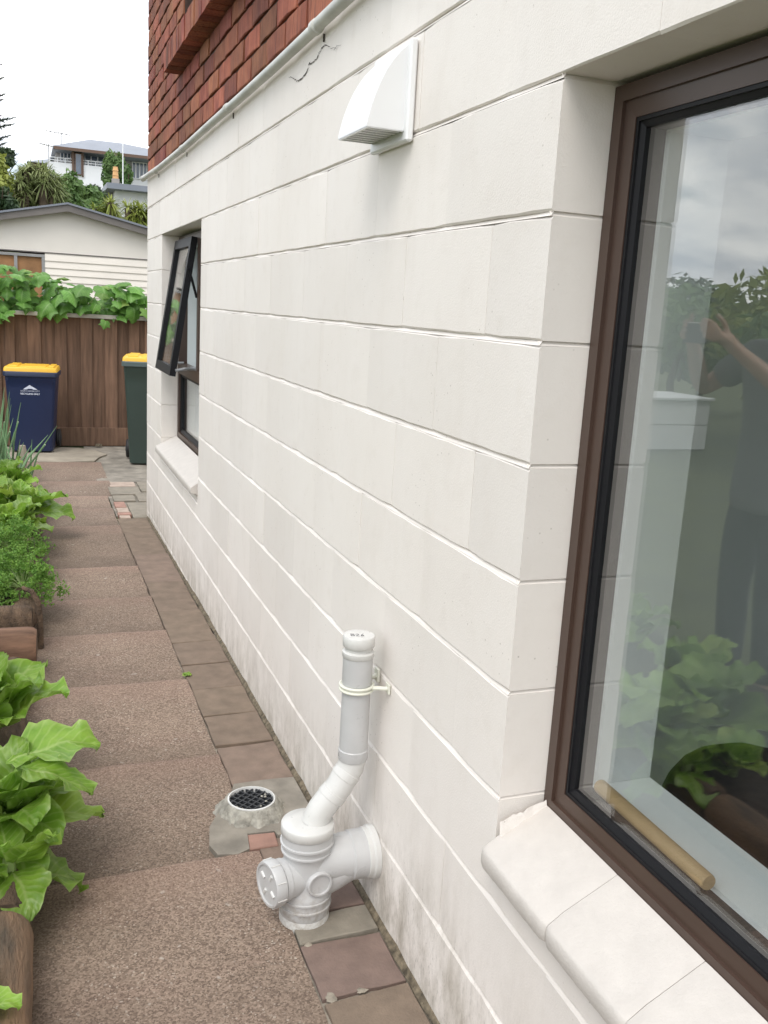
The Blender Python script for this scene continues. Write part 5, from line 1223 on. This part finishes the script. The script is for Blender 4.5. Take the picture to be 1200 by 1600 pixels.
# hedge and trees across the garden (left of the frame, mirrored in the big window)
for i, (x, y, r, h, m) in enumerate([(-7.5, 6.5, 1.3, 1.25, 'midfol'), (-8.5, 8.6, 1.5, 1.35, 'yelfol'), (-8.8, 4.6, 1.4, 1.2, 'midfol'), (-9, 2.4, 1.5, 1.25, 'midfol'), (-8.4, 10.6, 1.5, 1.3, 'midfol'), (-9.5, .2, 1.6, 1.3, 'darkfol'), (-6.0, 11.0, 1.2, 1.2, 'midfol'), (-10.5, 12.5, 1.7, 1.5, 'darkfol'), (-4.2, 11.2, 1.0, 1.1, 'yelfol')]):
    tree('garden_shrub', (x, y, -.07), (x, y, h), (r, r, 1.0), 2200, .10, m, ['round mid green garden shrub mirrored in the window', 'yellow green garden shrub mirrored in the window', 'bushy garden shrub left of the frame', 'broad garden shrub left of the frame', 'far mid green shrub along the left boundary', 'dark shrub level with the camera on the left', 'mid green shrub near the fence on the left', 'dark shrub at the far left corner of the garden', 'yellow green shrub by the fence end on the left'][i], 'shrub', 100+i, 'shrubs across the garden')
tree('slender_tree', (-6.6, 4.6, -.07), (-6.6, 4.6, 1.9), (.30, .3, 1.0), 700, .08, 'midfol', 'thin upright sapling across the garden mirrored in the window', 'tree', 131, lobes=8, tr=.03)
pb = thing('garden_box', (-6.5, 8.6, -.07), 'white painted board box standing far across the garden', 'box')
bx_, by_ = -6.5, 8.6
for k in range(2):
    z0, z1 = -.05+k*.31, .25+k*.31
    for yy in (by_-.42, by_+.40): MB().bbox(bx_-.5, bx_+.5, yy, yy+.025, z0, z1, .006).build('board', MT['wbox'], pb)
    for xx in (bx_-.525, bx_+.5005): MB().bbox(xx, xx+.025, by_-.42, by_+.425, z0, z1, .006).build('board', MT['wbox'], pb)
MB().bbox(bx_-.56, bx_+.56, by_-.46, by_+.46, .565, .60, .006).build('lid', MT['wbox'], pb)

# ================================================================== PERSON across the bed, seen only in the big window
def skin_mesh(name, verts, edges, radii, sub=2):
    me = bpy.data.meshes.new(name); me.from_pydata([Vector(v) for v in verts], edges, [])
    o = bpy.data.objects.new(name, me); COL.objects.link(o)
    sk = o.modifiers.new('skin', 'SKIN'); sk.use_smooth_shade = True
    lay = me.skin_vertices[0].data if me.skin_vertices else None
    if lay is None:
        bpy.context.view_layer.objects.active = o
    for i, r in enumerate(radii): me.skin_vertices[0].data[i].radius = (r, r) if not hasattr(r, '__len__') else r
    me.skin_vertices[0].data[0].use_root = True
    ss = o.modifiers.new('sub', 'SUBSURF'); ss.levels = sub; ss.render_levels = sub
    dg = bpy.context.evaluated_depsgraph_get(); ev = o.evaluated_get(dg); m2 = bpy.data.meshes.new_from_object(ev)
    mb = MB(); mb.v = [tuple(v.co) for v in m2.vertices]; mb.f = [tuple(p.vertices) for p in m2.polygons]
    bpy.data.objects.remove(o); return mb
def chain(V, E, Rd, pts, start=None):
    prev = start
    for p, r in pts:
        V.append(p); Rd.append(r); i = len(V)-1
        if prev is not None: E.append((prev, i))
        prev = i
    return prev
pX, pY, pZ = -1.78, 1.56, -.07
pe = thing('person', (pX, pY, pZ), 'person in grey t-shirt and dark trousers raising a phone, reflected in the large window', 'person')
# local frame: facing +x (towards the wall), left = +y
def T(x, y, z): return (pX+x, pY+y, pZ+z)
V, E, Rd = [], [], []
pel = chain(V, E, Rd, [(T(0, 0, .96), (.11, .11))])
sp = chain(V, E, Rd, [(T(-.005, 0, 1.10), (.10, .10)), (T(.0, 0, 1.27), (.108, .108)), (T(-.005, 0, 1.41), (.085, .085)), (T(.0, 0, 1.50), .058), (T(.022, 0, 1.565), .062), (T(.03, 0, 1.64), (.074, .088)), (T(.03, 0, 1.71), (.074, .09)), (T(.02, 0, 1.755), (.055, .065))], pel)
ch_i = 3
HANDS = {}
for s_, elb, wr in ((1, (.10, .36, 1.26), (.36, .13, 1.46)), (-1, (.12, -.33, 1.20), (.36, -.10, 1.45))):
    a = chain(V, E, Rd, [(T(-.005, s_*.16, 1.415), .062), (T(.04, s_*.25, 1.35), .048), (T(*elb), .040), (T((elb[0]+wr[0])/2, (elb[1]+wr[1])/2, (elb[2]+wr[2])/2), .038), (T(*wr), .026)], ch_i)
    tip = Vector((.43, s_*.085, 1.49)); w_ = Vector(wr); d = (tip-w_).normalized()
    pm_ = chain(V, E, Rd, [(T(*(w_+d*.045)), (.036, .018)), (T(*(w_+d*.085)), (.038, .016))], a)
    up = Vector((0, 0, 1))
    for k, (dz, ln) in enumerate(((.030, .062), (.010, .070), (-.010, .066), (-.028, .052))):
        b0 = w_+d*.09+up*dz; in_ = Vector((.2, -s_, 0)).normalized()
        chain(V, E, Rd, [(T(*b0), .0095), (T(*(b0+d*ln*.5)), .0088), (T(*(b0+d*ln*.7+in_*ln*.4)), .008)], pm_)
    b0 = w_+d*.035+up*.03; chain(V, E, Rd, [(T(*b0), .013), (T(*(b0+up*.03+d*.02)), .0105), (T(*(b0+up*.045+d*.045+Vector((0, -s_*.02, 0)))), .009)], pm_-1)
for s_ in (1, -1):
    chain(V, E, Rd, [(T(0, s_*.095, .90), .088), (T(.01, s_*.10, .68), .074), (T(.015, s_*.105, .50), .056), (T(.0, s_*.108, .34), .055), (T(-.015, s_*.11, .10), .036), (T(.03, s_*.112, .045), .036), (T(.12, s_*.12, .03), .03), (T(.17, s_*.125, .025), .02)], pel)
body_mb = skin_mesh('body', V, E, Rd)
# face features are blended in with a voxel remesh so the body stays one surface
ex = MB()
ex.lathe([(.0, -.012), (.012, -.004), (.013, .01), (.009, .03), (0, .042)], T(.108, 0, 1.652), (.25, 0, 1), 10, caps=False)
for s_ in (1, -1): pillow(ex, T(.02, s_*.082, 1.665), (.020, .010, .032), 0, 2.2, 6)
pillow(ex, T(.055, 0, 1.655), (.062, .066, .085), 0, 2.2, 10); pillow(ex, T(.075, 0, 1.600), (.035, .045, .03), 0, 2.2, 8)
bm_ = bpy.data.meshes.new('b'); allv = MB(); allv.add(body_mb.v, body_mb.f); allv.add(ex.v, ex.f)
bm_.from_pydata(allv.v, [], allv.f); bo_ = bpy.data.objects.new('b', bm_); COL.objects.link(bo_)
rm_ = bo_.modifiers.new('r', 'REMESH'); rm_.mode = 'VOXEL'; rm_.voxel_size = .0065; rm_.use_smooth_shade = True
sm_ = bo_.modifiers.new('s', 'SMOOTH'); sm_.iterations = 3; sm_.factor = .5
dg = bpy.context.evaluated_depsgraph_get(); me = bpy.data.meshes.new_from_object(bo_.evaluated_get(dg)); bpy.data.objects.remove(bo_)
me.materials.clear(); me.materials.append(MT['skin']); me.polygons.foreach_set('use_smooth', [True]*len(me.polygons))
body_o = link('body', me, pe)
for s_ in (1, -1):
    pillow(MB(), T(.112, s_*.030, 1.668), (.006, .012, .007), 0, 2, 6).build('eye', MT['phone'], body_o, smooth=True)
pillow(MB(), T(.113, 0, 1.598), (.006, .022, .005), 0, 2, 6).build('mouth', mat('lips', (.30, .12, .10), .5, .03), body_o, smooth=True)
# hair: cap round the back and top of the head
hm = MB()
def hair(u, v):
    th = math.pi*(.02+.60*v); ph = 2*math.pi*u; d = Vector((math.sin(th)*math.cos(ph), math.sin(th)*math.sin(ph), math.cos(th)))
    front = max(0, d.x); rr_ = 1.0+.05*noise.noise(d*6)
    z = 1.685+d.z*.112*rr_
    if front > .25 and d.z < .62: rr_ *= .70
    return T(.018+d.x*.103*rr_, d.y*.092*rr_, z)
hm.grid(hair, 32, 14); hm.build('hair', MT['hair'], pe, smooth=True)
# clothes
V, E, Rd = [], [], []
r0 = chain(V, E, Rd, [(T(0, 0, .79), (.150, .150)), (T(0, 0, .84), (.160, .158)), (T(0, 0, .96), (.156, .150)), (T(-.005, 0, 1.10), (.148, .142)), (T(.0, 0, 1.27), (.155, .148)), (T(-.005, 0, 1.41), (.118, .112)), (T(.0, 0, 1.475), (.078, .074))])
for s_, elb in ((1, (.10, .36, 1.26)), (-1, (.12, -.33, 1.20))):
    chain(V, E, Rd, [(T(-.005, s_*.165, 1.415), .078), (T(.04, s_*.25, 1.352), .068), (T(.072, s_*.305, 1.30), .066)], 5)
skin_mesh('t_shirt', V, E, Rd).build('t_shirt', MT['shirt'], pe, smooth=True, autosm=180)
V, E, Rd = [], [], []
r0 = chain(V, E, Rd, [(T(0, 0, .93), (.09, .09))])
for s_ in (1, -1): chain(V, E, Rd, [(T(0, s_*.085, .84), .090), (T(.01, s_*.10, .68), .084), (T(.015, s_*.105, .48), .070), (T(.0, s_*.108, .30), .066), (T(-.012, s_*.11, .09), .060)], 0)
skin_mesh('trousers', V, E, Rd).build('trousers', MT['trouser'], pe, smooth=True, autosm=180)
for s_ in (1, -1): pillow(MB(), T(.06, s_*.117, .035), (.135, .05, .038), R(4)*s_, 2.6, 10).build('shoe', MT['rubber'], pe, smooth=True)
ph = thing('phone', T(.44, 0, 1.49), 'phone with pale edge held up by the person mirrored in the window', 'phone')
MB().bbox(pX+.448, pX+.456, pY-.072, pY+.072, pZ+1.455, pZ+1.527, .003).build('phone_body', MT['phone'], ph); MB().bbox(pX+.4485, pX+.4555, pY-.0735, pY+.0735, pZ+1.5275, pZ+1.531, .001).build('phone_edge', MT['phonew'], ph)
